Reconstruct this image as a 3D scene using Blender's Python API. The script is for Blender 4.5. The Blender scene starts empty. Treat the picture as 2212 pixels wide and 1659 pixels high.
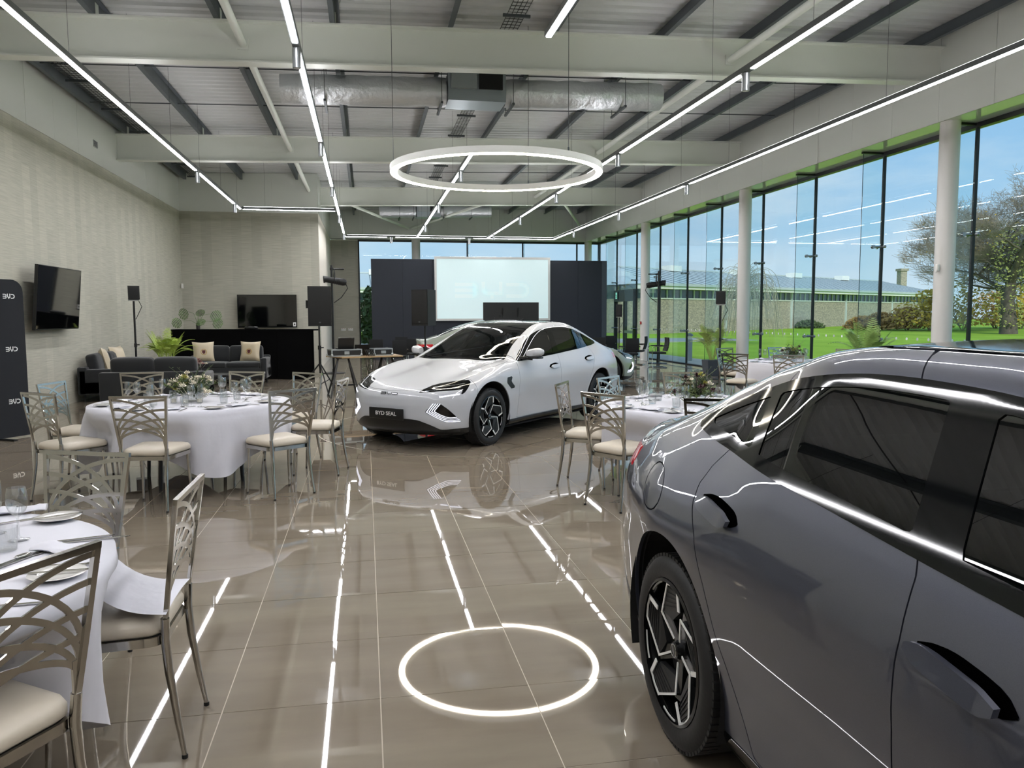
import bpy, bmesh, math, random
import numpy as np
from mathutils import Vector, Matrix
from mathutils.geometry import delaunay_2d_cdt
SC = bpy.context.scene
COL = SC.collection
RND = random.Random(7)
PI = math.pi
# ------------------------------------------------------------------ camera
def camera_basis(yaw, pitch, roll):
    f = Vector((math.sin(yaw)*math.cos(pitch), math.cos(yaw)*math.cos(pitch), math.sin(pitch)))
    r = Vector((math.cos(yaw), -math.sin(yaw), 0)); u = r.cross(f)
    r2 = r*math.cos(roll)+u*math.sin(roll); u2 = u*math.cos(roll)-r*math.sin(roll)
    return r2, u2, f
_r, _u, _f = camera_basis(0.184534, -0.086611, -0.003879)
cam_data = bpy.data.cameras.new('camera'); cam = bpy.data.objects.new('camera', cam_data); COL.objects.link(cam)
cam.matrix_world = Matrix(((_r.x,_u.x,-_f.x,0),(_r.y,_u.y,-_f.y,0),(_r.z,_u.z,-_f.z,1.587),(0,0,0,1)))
cam_data.sensor_width = 36.0; cam_data.lens = 1689.205/2212*36.0
cam_data.clip_start = 0.05; cam_data.clip_end = 500
SC.camera = cam
# ------------------------------------------------------------------ view, world, sun
SC.view_settings.view_transform = 'Standard'; SC.view_settings.look = 'None'
SC.view_settings.exposure = 0.12; SC.view_settings.gamma = 1.0; SC.view_settings.use_curve_mapping = False
try:
    SC.cycles.use_denoising = True
    SC.cycles.max_bounces = 7; SC.cycles.diffuse_bounces = 3; SC.cycles.glossy_bounces = 3
    SC.cycles.use_adaptive_sampling = True; SC.cycles.adaptive_threshold = 0.10; SC.cycles.adaptive_min_samples = 16
    SC.cycles.transparent_max_bounces = 12; SC.cycles.transmission_bounces = 6
    SC.cycles.caustics_reflective = False; SC.cycles.caustics_refractive = False
    SC.cycles.sample_clamp_indirect = 6.0
except Exception: pass
TRACK_LIGHT = 66.0
ADDED_UPLIGHT = 13.0  # strength of the upward glow added above the tracks
RING_LIGHT = 45.0
SKY_LIGHT = 0.95
wd = bpy.data.worlds.new('sky'); SC.world = wd; wd.use_nodes = True
nt = wd.node_tree; nt.nodes.clear()
def wn(t, **k):
    n = nt.nodes.new(t)
    for a, b in k.items(): setattr(n, a, b)
    return n
out = wn('ShaderNodeOutputWorld'); bg = wn('ShaderNodeBackground'); tc = wn('ShaderNodeTexCoord')
sep = wn('ShaderNodeSeparateXYZ'); nt.links.new(tc.outputs['Generated'], sep.inputs[0])
ramp = wn('ShaderNodeValToRGB'); nt.links.new(sep.outputs['Z'], ramp.inputs[0])
cr = ramp.color_ramp
cr.elements[0].position = 0.0; cr.elements[0].color = (0.60, 0.76, 0.88, 1)
cr.elements[1].position = 0.55; cr.elements[1].color = (0.22, 0.44, 0.78, 1)
e = cr.elements.new(0.10); e.color = (0.42, 0.65, 0.87, 1)
e = cr.elements.new(0.25); e.color = (0.27, 0.53, 0.84, 1)
mp = wn('ShaderNodeMapping'); mp.inputs['Scale'].default_value = (2.2, 2.2, 7.0); nt.links.new(tc.outputs['Generated'], mp.inputs[0])
nz = wn('ShaderNodeTexNoise'); nz.inputs['Scale'].default_value = 1.6; nz.inputs['Detail'].default_value = 7; nz.inputs['Roughness'].default_value = 0.55
nt.links.new(mp.outputs[0], nz.inputs['Vector'])
cr2 = wn('ShaderNodeValToRGB'); nt.links.new(nz.outputs['Fac'], cr2.inputs[0])
cr2.color_ramp.elements[0].position = 0.45; cr2.color_ramp.elements[0].color = (0, 0, 0, 1)
cr2.color_ramp.elements[1].position = 0.72; cr2.color_ramp.elements[1].color = (1, 1, 1, 1)
mx = wn('ShaderNodeMixRGB'); nt.links.new(cr2.outputs[0], mx.inputs['Fac']); nt.links.new(ramp.outputs[0], mx.inputs['Color1'])
mx.inputs['Color2'].default_value = (0.66, 0.79, 0.90, 1)
nt.links.new(mx.outputs[0], bg.inputs['Color']); bg.inputs['Strength'].default_value = SKY_LIGHT
nt.links.new(bg.outputs[0], out.inputs['Surface'])
sl = bpy.data.lights.new('sun', 'SUN'); sl.energy = 2.8; sl.angle = math.radians(12); sl.color = (1.0, 0.95, 0.86)
sun = bpy.data.objects.new('sun', sl); COL.objects.link(sun)
sun.rotation_euler = Vector((0.12, 0.85, -0.55)).to_track_quat('-Z', 'Y').to_euler()
# ------------------------------------------------------------------ materials
def lin(c):
    if isinstance(c, str):
        c = tuple(int(c[i:i+2], 16)/255 for i in (0, 2, 4))
    return tuple(x/12.92 if x <= 0.04045 else ((x+0.055)/1.055)**2.4 for x in c[:3])
MATS = {}
def mat(name, color, rough=0.5, metal=0.0, spec=0.5, coat=0.0, bump=None, vary=None, emit=None, sheen=0.0, coat_rough=0.03):
    """principled material; vary=(scale, amount) gives noise in the colour, bump=(scale, strength) fine relief"""
    if name in MATS: return MATS[name]
    m = bpy.data.materials.new(name); m.use_nodes = True; t = m.node_tree
    b = t.nodes['Principled BSDF']; c = lin(color)
    b.inputs['Base Color'].default_value = (*c, 1); b.inputs['Roughness'].default_value = rough
    b.inputs['Metallic'].default_value = metal; b.inputs['Specular IOR Level'].default_value = spec
    b.inputs['Coat Weight'].default_value = coat; b.inputs['Coat Roughness'].default_value = coat_rough
    if sheen: b.inputs['Sheen Weight'].default_value = sheen
    if emit:
        b.inputs['Emission Color'].default_value = (*lin(emit[0]), 1); b.inputs['Emission Strength'].default_value = emit[1]
    if vary or bump:
        co = t.nodes.new('ShaderNodeTexCoord')
    if vary:
        n = t.nodes.new('ShaderNodeTexNoise'); n.inputs['Scale'].default_value = vary[0]; n.inputs['Detail'].default_value = 4
        t.links.new(co.outputs['Object'], n.inputs['Vector'])
        r = t.nodes.new('ShaderNodeValToRGB'); t.links.new(n.outputs['Fac'], r.inputs[0])
        lo = tuple(max(0, x*(1-vary[1])) for x in c); hi = tuple(min(1, x*(1+vary[1])) for x in c)
        r.color_ramp.elements[0].position = 0.3; r.color_ramp.elements[0].color = (*lo, 1)
        r.color_ramp.elements[1].position = 0.7; r.color_ramp.elements[1].color = (*hi, 1)
        t.links.new(r.outputs[0], b.inputs['Base Color'])
    if bump:
        n2 = t.nodes.new('ShaderNodeTexNoise'); n2.inputs['Scale'].default_value = bump[0]; n2.inputs['Detail'].default_value = 3
        t.links.new(co.outputs['Object'], n2.inputs['Vector'])
        bp = t.nodes.new('ShaderNodeBump'); bp.inputs['Strength'].default_value = bump[1]; bp.inputs['Distance'].default_value = 0.01
        t.links.new(n2.outputs['Fac'], bp.inputs['Height']); t.links.new(bp.outputs[0], b.inputs['Normal'])
    MATS[name] = m
    return m
def glassy(name, tint, rough=0.0, ior=1.5, boost=1.0):
    """thin glass: tinted see-through plus mirror reflection by Fresnel"""
    if name in MATS: return MATS[name]
    m = bpy.data.materials.new(name); m.use_nodes = True; t = m.node_tree; t.nodes.clear()
    o = t.nodes.new('ShaderNodeOutputMaterial'); mixn = t.nodes.new('ShaderNodeMixShader')
    tr = t.nodes.new('ShaderNodeBsdfTransparent'); gl = t.nodes.new('ShaderNodeBsdfGlossy'); ge = t.nodes.new('ShaderNodeNewGeometry')
    tr.inputs['Color'].default_value = (*tint, 1); gl.inputs['Roughness'].default_value = rough
    def M_(op, a, b=None):
        n = t.nodes.new('ShaderNodeMath'); n.operation = op
        for i, x in enumerate((a, b)):
            if x is None: continue
            if isinstance(x, (int, float)): n.inputs[i].default_value = x
            else: t.links.new(x, n.inputs[i])
        return n.outputs[0]
    dt = t.nodes.new('ShaderNodeVectorMath'); dt.operation = 'DOT_PRODUCT'
    t.links.new(ge.outputs['Incoming'], dt.inputs[0]); t.links.new(ge.outputs['Normal'], dt.inputs[1])
    f0 = ((ior-1)/(ior+1))**2*boost
    sch = M_('POWER', M_('SUBTRACT', 1.0, M_('ABSOLUTE', dt.outputs['Value'])), 5.0)
    fac = M_('ADD', f0, M_('MULTIPLY', sch, 1-f0)); t.links.new(fac, mixn.inputs[0])
    t.links.new(tr.outputs[0], mixn.inputs[1]); t.links.new(gl.outputs[0], mixn.inputs[2]); t.links.new(mixn.outputs[0], o.inputs['Surface'])
    MATS[name] = m
    return m
def emitter(name, color, strength):
    if name in MATS: return MATS[name]
    m = bpy.data.materials.new(name); m.use_nodes = True; t = m.node_tree; t.nodes.clear()
    o = t.nodes.new('ShaderNodeOutputMaterial'); em = t.nodes.new('ShaderNodeEmission')
    em.inputs['Color'].default_value = (*lin(color), 1); em.inputs['Strength'].default_value = strength
    t.links.new(em.outputs[0], o.inputs['Surface']); MATS[name] = m
    return m
# ------------------------------------------------------------------ mesh builder
class MB:
    def __init__(s): s.v = []; s.f = []; s.mi = []; s.sm = []; s.cur = 0; s.smooth = False
    def add(s, vs, fs, smooth=None):
        o = len(s.v); s.v.extend([tuple(p) for p in vs])
        for f in fs:
            s.f.append(tuple(i+o for i in f)); s.mi.append(s.cur); s.sm.append(s.smooth if smooth is None else smooth)
        return s
    def box(s, x0, x1, y0, y1, z0, z1, M=None):
        vs = [Vector(p) for p in ((x0,y0,z0),(x1,y0,z0),(x1,y1,z0),(x0,y1,z0),(x0,y0,z1),(x1,y0,z1),(x1,y1,z1),(x0,y1,z1))]
        if M is not None: vs = [M @ p for p in vs]
        return s.add(vs, [(0,3,2,1),(4,5,6,7),(0,1,5,4),(1,2,6,5),(2,3,7,6),(3,0,4,7)], False)
    def cbox(s, c, d, M=None):
        return s.box(c[0]-d[0]/2, c[0]+d[0]/2, c[1]-d[1]/2, c[1]+d[1]/2, c[2]-d[2]/2, c[2]+d[2]/2, M)
    def rbox(s, x0, x1, y0, y1, z0, z1, b=0.01, n=2, puff=0.0):
        """rounded box; puff swells the large faces (cushions)"""
        N = 2*n+2 if puff == 0 else 10
        def axis(a0, a1):
            k = [a0+b*(1-math.cos(PI/2*i/n)) for i in range(n+1)]
            if puff:
                mid = [a0+b+(a1-a0-2*b)*i/6 for i in range(1, 6)]
            else: mid = []
            return k+mid+[a1-b*(1-math.cos(PI/2*i/n)) for i in range(n, -1, -1)]
        ax = [axis(x0,x1), axis(y0,y1), axis(z0,z1)]
        lo = (x0+b,y0+b,z0+b); hi = (x1-b,y1-b,z1-b); idx = {}
        cx = [(x0+x1)/2,(y0+y1)/2,(z0+z1)/2]; hd = [(x1-x0)/2,(y1-y0)/2,(z1-z0)/2]
        def pt(p):
            q = [min(max(p[i], lo[i]), hi[i]) for i in range(3)]; d = [p[i]-q[i] for i in range(3)]
            L = math.sqrt(sum(t*t for t in d))
            r = [q[i]+(d[i]/L*b if L > 1e-9 else 0) for i in range(3)]
            if puff:
                t = [(r[i]-cx[i])/hd[i] for i in range(3)]
                for i in range(3):
                    o1, o2 = [j for j in range(3) if j != i]
                    w = max(0, 1-t[o1]**2)*max(0, 1-t[o2]**2)
                    r[i] += puff*t[i]*w*(hd[o1]*hd[o2])/(max(hd)**2)*1.0
            return tuple(r)
        def vid(i, j, k):
            key = (i,j,k)
            if key not in idx:
                idx[key] = len(s.v); s.v.append(pt((ax[0][i],ax[1][j],ax[2][k])))
            return idx[key]
        nx, ny, nz_ = len(ax[0])-1, len(ax[1])-1, len(ax[2])-1
        def q(a, b_, c, d): s.f.append((a,b_,c,d)); s.mi.append(s.cur); s.sm.append(True)
        for i in range(nx):
            for j in range(ny):
                q(vid(i,j,0),vid(i,j+1,0),vid(i+1,j+1,0),vid(i+1,j,0)); q(vid(i,j,nz_),vid(i+1,j,nz_),vid(i+1,j+1,nz_),vid(i,j+1,nz_))
        for i in range(nx):
            for k in range(nz_):
                q(vid(i,0,k),vid(i+1,0,k),vid(i+1,0,k+1),vid(i,0,k+1)); q(vid(i,ny,k),vid(i,ny,k+1),vid(i+1,ny,k+1),vid(i+1,ny,k))
        for j in range(ny):
            for k in range(nz_):
                q(vid(0,j,k),vid(0,j,k+1),vid(0,j+1,k+1),vid(0,j+1,k)); q(vid(nx,j,k),vid(nx,j+1,k),vid(nx,j+1,k+1),vid(nx,j,k+1))
        return s
    def tube(s, pts, r, n=8, cap=True, flat=None, up=None, smooth=True):
        """swept tube; r number or list; flat=(w,h) gives a rectangular section"""
        P = [Vector(p) for p in pts]; m = len(P); vs = []; fs = []
        T = []
        for i in range(m):
            d = (P[min(i+1,m-1)]-P[max(i-1,0)]); T.append(d.normalized())
        ref = Vector(up) if up is not None else (Vector((0,0,1)) if abs(T[0].z) < 0.9 else Vector((1,0,0)))
        N = (ref - T[0]*ref.dot(T[0])).normalized()
        if flat: n = 4
        for i in range(m):
            if up is not None: ref = Vector(up)
            else: ref = N
            N = (ref - T[i]*ref.dot(T[i]))
            N = N.normalized() if N.length > 1e-6 else T[i].orthogonal().normalized()
            Bn = T[i].cross(N)
            rr = r[i] if isinstance(r, (list, tuple)) else r
            for k in range(n):
                if flat:
                    sx, sy = ((-1,-1),(1,-1),(1,1),(-1,1))[k]
                    vs.append(P[i]+Bn*(sx*flat[0]/2)+N*(sy*flat[1]/2))
                else:
                    a = 2*PI*k/n; vs.append(P[i]+Bn*(math.cos(a)*rr)+N*(math.sin(a)*rr))
        for i in range(m-1):
            for k in range(n):
                fs.append((i*n+k, i*n+(k+1)%n, (i+1)*n+(k+1)%n, (i+1)*n+k))
        s.add(vs, fs, smooth and not flat)
        if cap:
            o = len(s.v)-len(vs)
            s.f.append(tuple(o+k for k in reversed(range(n)))); s.mi.append(s.cur); s.sm.append(False)
            s.f.append(tuple(o+(m-1)*n+k for k in range(n))); s.mi.append(s.cur); s.sm.append(False)
        return s
    def cyl(s, p0, p1, r, n=16, r2=None):
        return s.tube([p0, p1], [r, r if r2 is None else r2], n)
    def lathe(s, prof, n=24, M=None, close=False):
        vs = []; fs = []; m = len(prof)
        for (r, z) in prof:
            for k in range(n):
                a = 2*PI*k/n; p = Vector((r*math.cos(a), r*math.sin(a), z)); vs.append(M @ p if M is not None else p)
        for i in range(m-1 if not close else m):
            j = (i+1) % m
            for k in range(n): fs.append((i*n+k, i*n+(k+1)%n, j*n+(k+1)%n, j*n+k))
        return s.add(vs, fs, True)
    def prism(s, poly, z0, z1, M=None, smooth=False):
        n = len(poly); vs = [Vector((p[0],p[1],z0)) for p in poly]+[Vector((p[0],p[1],z1)) for p in poly]
        if M is not None: vs = [M @ p for p in vs]
        fs = [tuple(reversed(range(n))), tuple(range(n,2*n))]+[(i,(i+1)%n,n+(i+1)%n,n+i) for i in range(n)]
        return s.add(vs, fs, smooth)
    def build(s, name, m, parent=None, loc=None, rotz=0.0, sharp=40):
        me = bpy.data.meshes.new(name); me.from_pydata(s.v, [], s.f)
        ms = m if isinstance(m, (list, tuple)) else [m]
        for x in ms: me.materials.append(x)
        if len(ms) > 1: me.polygons.foreach_set('material_index', s.mi)
        me.polygons.foreach_set('use_smooth', s.sm)
        me.update()
        if any(s.sm) and sharp:
            try: me.set_sharp_from_angle(angle=math.radians(sharp))
            except Exception: pass
        return link(name, me, parent, loc, rotz)
def link(name, me, parent=None, loc=None, rotz=0.0):
    o = bpy.data.objects.new(name, me); COL.objects.link(o)
    if parent is not None: o.parent = parent
    if loc is not None: o.location = loc
    if rotz: o.rotation_euler = (0, 0, rotz)
    return o
def tag(o, label=None, cat=None, group=None, kind=None):
    if label: o['label'] = label
    if cat: o['category'] = cat
    if group: o['group'] = group
    if kind: o['kind'] = kind
    return o
def thing(name, label, cat, loc=(0,0,0), rotz=0.0, group=None):
    o = bpy.data.objects.new(name, None); COL.objects.link(o); o.empty_display_size = 0.1
    o.location = loc; o.rotation_euler = (0,0,rotz)
    return tag(o, label, cat, group)
def struct(name, loc=(0,0,0)):
    o = bpy.data.objects.new(name, None); COL.objects.link(o); o.location = loc; o['kind'] = 'structure'
    return o
def kids(o): return [c for c in bpy.data.objects if c.parent == o]
TREE = {}
def copy_tree(o, label=None, group=None, loc=None, rotz=None, scale=None):
    def rec(a, par):
        c = a.copy(); COL.objects.link(c); c.parent = par
        for ch in a.children: rec(ch, c)
        return c
    c = rec(o, None)
    if label: c['label'] = label
    if group: c['group'] = group
    if loc is not None: c.location = loc
    if rotz is not None: c.rotation_euler = (0,0,rotz)
    if scale is not None: c.scale = (scale,)*3
    return c
def text_obj(name, body, size, m, parent=None, M=None, extrude=0.0005, align='CENTER', sx=1.0, bold=0.0):
    cu = bpy.data.curves.new(name, 'FONT'); cu.body = body; cu.size = size; cu.extrude = extrude; cu.offset = bold
    cu.align_x = align; cu.align_y = 'CENTER'
    tmp = bpy.data.objects.new(name, cu); COL.objects.link(tmp)
    dg = bpy.context.evaluated_depsgraph_get(); me = bpy.data.meshes.new_from_object(tmp.evaluated_get(dg))
    bpy.data.objects.remove(tmp); bpy.data.curves.remove(cu)
    if sx != 1.0: me.transform(Matrix.Diagonal((sx,1,1,1)))
    if M is not None: me.transform(M)
    me.materials.clear(); me.materials.append(m); me.name = name
    return link(name, me, parent)
def logo_strokes(width, h, t, segs=5):
    """the three rounded sans letters of the showroom emblem as flat stroke outlines in the x-y plane; centred"""
    quads = []
    def stroke(pts):
        for a, b in zip(pts[:-1], pts[1:]):
            d = Vector((b[0]-a[0], b[1]-a[1])); n_ = Vector((-d.y, d.x)).normalized()*t/2; e_ = d.normalized()*t*0.25
            A = Vector(a)-e_; Bv = Vector(b)+e_
            quads.append([A+n_, A-n_, Bv-n_, Bv+n_])
    lw = width*0.29; g = width*0.065
    x = -width/2; H = h/2; r = h*0.26
    def arc(cx, cy, rr, a0, a1): return [(cx+rr*math.cos(a0+(a1-a0)*i/segs), cy+rr*math.sin(a0+(a1-a0)*i/segs)) for i in range(segs+1)]
    # B : three bars, right side rounded, open at the left
    q = H/2
    stroke([(x, H-t/2), (x+lw-q, H-t/2)]+arc(x+lw-q, q-t/4, q-t/4, PI/2, -PI/2)); stroke([(x, 0), (x+lw-q, 0)])
    stroke([(x+lw-q, 0)]+arc(x+lw-q, -q+t/4, q-t/4, PI/2, -PI/2)+[(x, -H+t/2)])
    # Y : cup with a short stem
    x2 = x+lw+g
    stroke([(x2+t/2, H), (x2+t/2, r*0.2)]+arc(x2+t/2+r, r*0.2, r, PI, 1.5*PI)+[(x2+lw-t/2, r*0.2-r)]); stroke([(x2+lw-t/2, H), (x2+lw-t/2, r*0.2-r)])
    stroke([(x2+lw*0.5, r*0.2-r), (x2+lw*0.5, -H)])
    # D : open at the left
    x3 = x2+lw+g
    stroke([(x3, H-t/2), (x3+lw-H, H-t/2)]+arc(x3+lw-H+t/2, 0, H-t/2, PI/2, -PI/2)+[(x3, -H+t/2)])
    return quads
def logo_mesh(width, h, t, M, extrude=0.002):
    b = MB()
    for qd in logo_strokes(width, h, t):
        b.prism([(p.x, p.y) for p in reversed(qd)], 0, extrude, M)
    return b
# ================================================================== the room
XL, XR, YB, YF = -5.4, 10.3, 34.0, -6.0      # left wall, glass line, far wall, wall behind the camera
XA, YA = -1.37, 25.1                         # reception alcove corner
HEAD = 4.80                                  # window head / soffit height
TILE = 0.63; TX0, TY0 = 0.0313, 3.1837
TC = (1.87, 11.12); TR = 2.55                # turntable
def zb(x): return 5.215+0.0245*x             # underside of the beams
BD = 0.58
def zdeck(x): return zb(x)+BD+0.20
M_white = mat('white_steel_paint', 'e0e3dc', 0.35, vary=(0.6, 0.02))
M_fascia = mat('white_fascia_panel', 'd3d6d0', 0.22, vary=(0.5, 0.02))
M_dark = mat('black_powder_coat', '0b0c0e', 0.4)
M_purlin = mat('galvanised_dark_grey', '555b60', 0.5, 0.3, vary=(3, 0.1))
M_deck = mat('pale_roof_deck', 'c2c4c4', 0.45, vary=(1.5, 0.04))
M_rod = mat('grey_rod', '4c5154', 0.5, 0.4)
# ---- floor tiles
def tile_material():
    m = bpy.data.materials.new('polished_taupe_tile'); m.use_nodes = True; t = m.node_tree; b = t.nodes['Principled BSDF']
    ge = t.nodes.new('ShaderNodeNewGeometry'); oi = t.nodes.new('ShaderNodeObjectInfo')
    n = t.nodes.new('ShaderNodeTexNoise'); mpn = t.nodes.new('ShaderNodeMapping'); mpn.inputs['Scale'].default_value = (0.9, 4.0, 1)
    t.links.new(ge.outputs['Position'], mpn.inputs[0]); t.links.new(mpn.outputs[0], n.inputs['Vector'])
    n.inputs['Scale'].default_value = 1.1; n.inputs['Detail'].default_value = 5; n.inputs['Roughness'].default_value = 0.55
    r = t.nodes.new('ShaderNodeValToRGB'); t.links.new(n.outputs['Fac'], r.inputs[0])
    r.color_ramp.elements[0].position = 0.25; r.color_ramp.elements[0].color = (*lin('796f62'), 1)
    r.color_ramp.elements[1].position = 0.75; r.color_ramp.elements[1].color = (*lin('897f70'), 1)
    t.links.new(r.outputs[0], b.inputs['Base Color'])
    b.inputs['Roughness'].default_value = 0.02; b.inputs['IOR'].default_value = 2.05; b.inputs['Specular IOR Level'].default_value = 0.5
    return m
M_tile = tile_material()
M_grout = mat('pale_grout', 'bdb3a4', 0.8)
M_slab = mat('concrete_slab', '8d8579', 0.9)
def rect_circle_tile(x0, x1, y0, y1, inside, c, r, ang=0.0):
    """tile outline cut by the turntable circle -> list of triangles (2D), tile given in a frame turned by ang about c"""
    ca, sa = math.cos(ang), math.sin(ang)
    def W(p):
        if not ang: return p
        return (c[0]+ca*(p[0]-c[0])-sa*(p[1]-c[1]), c[1]+sa*(p[0]-c[0])+ca*(p[1]-c[1]))
    cs = [(x0,y0),(x1,y0),(x1,y1),(x0,y1)]
    ds = [math.hypot(p[0]-c[0], p[1]-c[1]) for p in cs]
    near = math.hypot(max(x0-c[0], 0, c[0]-x1), max(y0-c[1], 0, c[1]-y1))
    if inside:
        if near >= r: return None
        if max(ds) <= r: return [W(p) for p in cs], [(0,1,2,3)]
    else:
        if max(ds) <= r: return None
        if near >= r: return [W(p) for p in cs], [(0,1,2,3)]
    pts = [Vector(p) for p in cs]; m = 220
    arc = [Vector((c[0]+r*math.cos(2*PI*k/m), c[1]+r*math.sin(2*PI*k/m))) for k in range(m)]
    sel = [k for k in range(m) if x0-0.2 < arc[k].x < x1+0.2 and y0-0.2 < arc[k].y < y1+0.2]
    ids = {k: 4+i for i, k in enumerate(sel)}
    ed = [(ids[k], ids[(k+1) % m]) for k in sel if (k+1) % m in ids]
    v, e2, f, *_ = delaunay_2d_cdt(pts+[arc[k] for k in sel], ed, [(0,1,2,3)], 1, 1e-5)
    tri = []
    for q in f:
        cx = sum(v[i].x for i in q)/len(q); cy = sum(v[i].y for i in q)/len(q)
        if not (x0 <= cx <= x1 and y0 <= cy <= y1): continue
        d = math.hypot(cx-c[0], cy-c[1])
        if (d < r) == inside: tri.append(tuple(q))
    if not tri: return None
    used = sorted({i for q in tri for i in q}); rm = {a: b for b, a in enumerate(used)}
    return [W((v[i].x, v[i].y)) for i in used], [tuple(rm[i] for i in q) for q in tri]
floor = MB().box(XL-0.3, XR+0.4, YF-0.2, YB+0.4, -0.30, -0.012).build('floor', M_slab); floor['kind'] = 'structure'
gr = MB(); gr.add([(XL,YF,-0.0025),(XR,YF,-0.0025),(XR,YB,-0.0025),(XL,YB,-0.0025)], [(0,1,2,3)]); gr.build('grout_bed', M_grout, floor)
G = 0.0025
tiles = []
i0, i1 = int((XL-TX0)/TILE)-1, int((XR-TX0)/TILE)+1; j0, j1 = int((YF-TY0)/TILE)-1, int((YB-TY0)/TILE)+1
for i in range(i0, i1+1):
    for j in range(j0, j1+1):
        x0 = max(TX0+i*TILE+G, XL); x1 = min(TX0+(i+1)*TILE-G, XR); y0 = max(TY0+j*TILE+G, YF); y1 = min(TY0+(j+1)*TILE-G, YB)
        if x1-x0 < 0.02 or y1-y0 < 0.02: continue
        r = rect_circle_tile(x0, x1, y0, y1, False, TC, TR+0.012)
        if r: tiles.append((r, (x0+x1)/2, (y0+y1)/2))
TA = math.radians(46.2-90)
for i in range(-5, 5):
    for j in range(-5, 5):
        x0, y0 = TC[0]+i*TILE+G, TC[1]+j*TILE+G
        r = rect_circle_tile(x0, x0+TILE-2*G, y0, y0+TILE-2*G, True, TC, TR-0.004, TA)
        if r:
            xs = [p[0] for p in r[0]]; ys = [p[1] for p in r[0]]
            tiles.append((r, sum(xs)/len(xs), sum(ys)/len(ys)))
def in_view(x, y):
    d = Vector((x, y, 0))-cam.matrix_world.translation; w = d.dot(_f)
    if w < 0.3: return 0
    px = 1106+1689*d.dot(_r)/w; py = 829.5-1689*d.dot(_u)/w
    return (1689/w)**2 if -60 < px < 2272 and py < 1740 else 0
tiles.sort(key=lambda q: -in_view(q[1], q[2]))
shared = {}
rest = MB()
for k, ((vs, fs), cx, cy) in enumerate(tiles):
    tx, ty = RND.gauss(0, 0.0011), RND.gauss(0, 0.0011)
    z = lambda p: tx*(p[0]-cx)+ty*(p[1]-cy)
    if k < 300:
        full = len(fs) == 1 and abs(max(p[0] for p in vs)-min(p[0] for p in vs)-TILE+2*G) < 1e-4 and abs(max(p[1] for p in vs)-min(p[1] for p in vs)-TILE+2*G) < 1e-4
        if full:
            if 'full' not in shared:
                h = TILE/2-G; b = MB(); b.add([(-h,-h,-.01),(h,-h,-.01),(h,h,-.01),(-h,h,-.01),(-h,-h,0),(h,-h,0),(h,h,0),(-h,h,0)], [(4,5,6,7),(0,1,5,4),(1,2,6,5),(2,3,7,6),(3,0,4,7)])
                o = b.build('floor_tile', M_tile, floor); shared['full'] = o.data
            else: o = link('floor_tile', shared['full'], floor)
            o.location = (cx, cy, 0); o.rotation_euler = (ty, -tx, 0)
        else:
            b = MB(); b.add([(p[0], p[1], z(p)) for p in vs], fs); b.build('floor_tile', M_tile, floor)
    else:
        rest.add([(p[0], p[1], z(p)) for p in vs], fs)
rest.build('far_floor_tiles', M_tile, floor)['kind'] = 'stuff'
# steel rim of the turntable
rim = MB(); n = 96
for (ra, rb) in ((TR-0.004, TR+0.010),):
    vs = []; fs = []
    for k in range(n):
        a = 2*PI*k/n
        vs += [(TC[0]+ra*math.cos(a), TC[1]+ra*math.sin(a), 0.0006), (TC[0]+rb*math.cos(a), TC[1]+rb*math.sin(a), 0.0006)]
    for k in range(n): fs.append((2*k, 2*k+1, 2*((k+1)%n)+1, 2*((k+1)%n)))
    rim.add(vs, fs)
rim.build('turntable_rim', mat('rim_steel', 'b9b3a6', 0.35, 0.6), floor)
# ---- walls
def wall_material():
    m = bpy.data.materials.new('linen_wallcovering'); m.use_nodes = True; t = m.node_tree; b = t.nodes['Principled BSDF']
    co = t.nodes.new('ShaderNodeNewGeometry'); sp = t.nodes.new('ShaderNodeSeparateXYZ'); t.links.new(co.outputs['Position'], sp.inputs[0])
    ad = t.nodes.new('ShaderNodeMath'); ad.operation = 'ADD'; t.links.new(sp.outputs['X'], ad.inputs[0]); t.links.new(sp.outputs['Y'], ad.inputs[1])
    cb = t.nodes.new('ShaderNodeCombineXYZ'); t.links.new(sp.outputs['Z'], cb.inputs['X']); t.links.new(ad.outputs[0], cb.inputs['Y'])
    br = t.nodes.new('ShaderNodeTexBrick'); t.links.new(cb.outputs[0], br.inputs['Vector'])
    br.inputs['Scale'].default_value = 1.0; br.inputs['Brick Width'].default_value = 1.55; br.inputs['Row Height'].default_value = 0.29
    br.inputs['Mortar Size'].default_value = 0.0; br.inputs['Color1'].default_value = (*lin('b4b2a4'), 1); br.inputs['Color2'].default_value = (*lin('aaa89b'), 1)
    br.offset = 0.37; br.offset_frequency = 2
    n = t.nodes.new('ShaderNodeTexNoise'); mpn = t.nodes.new('ShaderNodeMapping'); mpn.inputs['Scale'].default_value = (60, 2.2, 1)
    t.links.new(cb.outputs[0], mpn.inputs[0]); t.links.new(mpn.outputs[0], n.inputs['Vector']); n.inputs['Scale'].default_value = 1.0; n.inputs['Detail'].default_value = 4
    mxn = t.nodes.new('ShaderNodeMixRGB'); mxn.blend_type = 'OVERLAY'; mxn.inputs['Fac'].default_value = 0.30
    t.links.new(br.outputs['Color'], mxn.inputs['Color1']); t.links.new(n.outputs['Fac'], mxn.inputs['Color2'])
    t.links.new(mxn.outputs[0], b.inputs['Base Color']); b.inputs['Roughness'].default_value = 0.75
    bp = t.nodes.new('ShaderNodeBump'); bp.inputs['Strength'].default_value = 0.15; bp.inputs['Distance'].default_value = 0.01
    t.links.new(n.outputs['Fac'], bp.inputs['Height']); t.links.new(bp.outputs[0], b.inputs['Normal'])
    return m
M_wall = wall_material()
M_plain = mat('warm_white_plaster', 'cfc9bd', 0.7)
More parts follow.
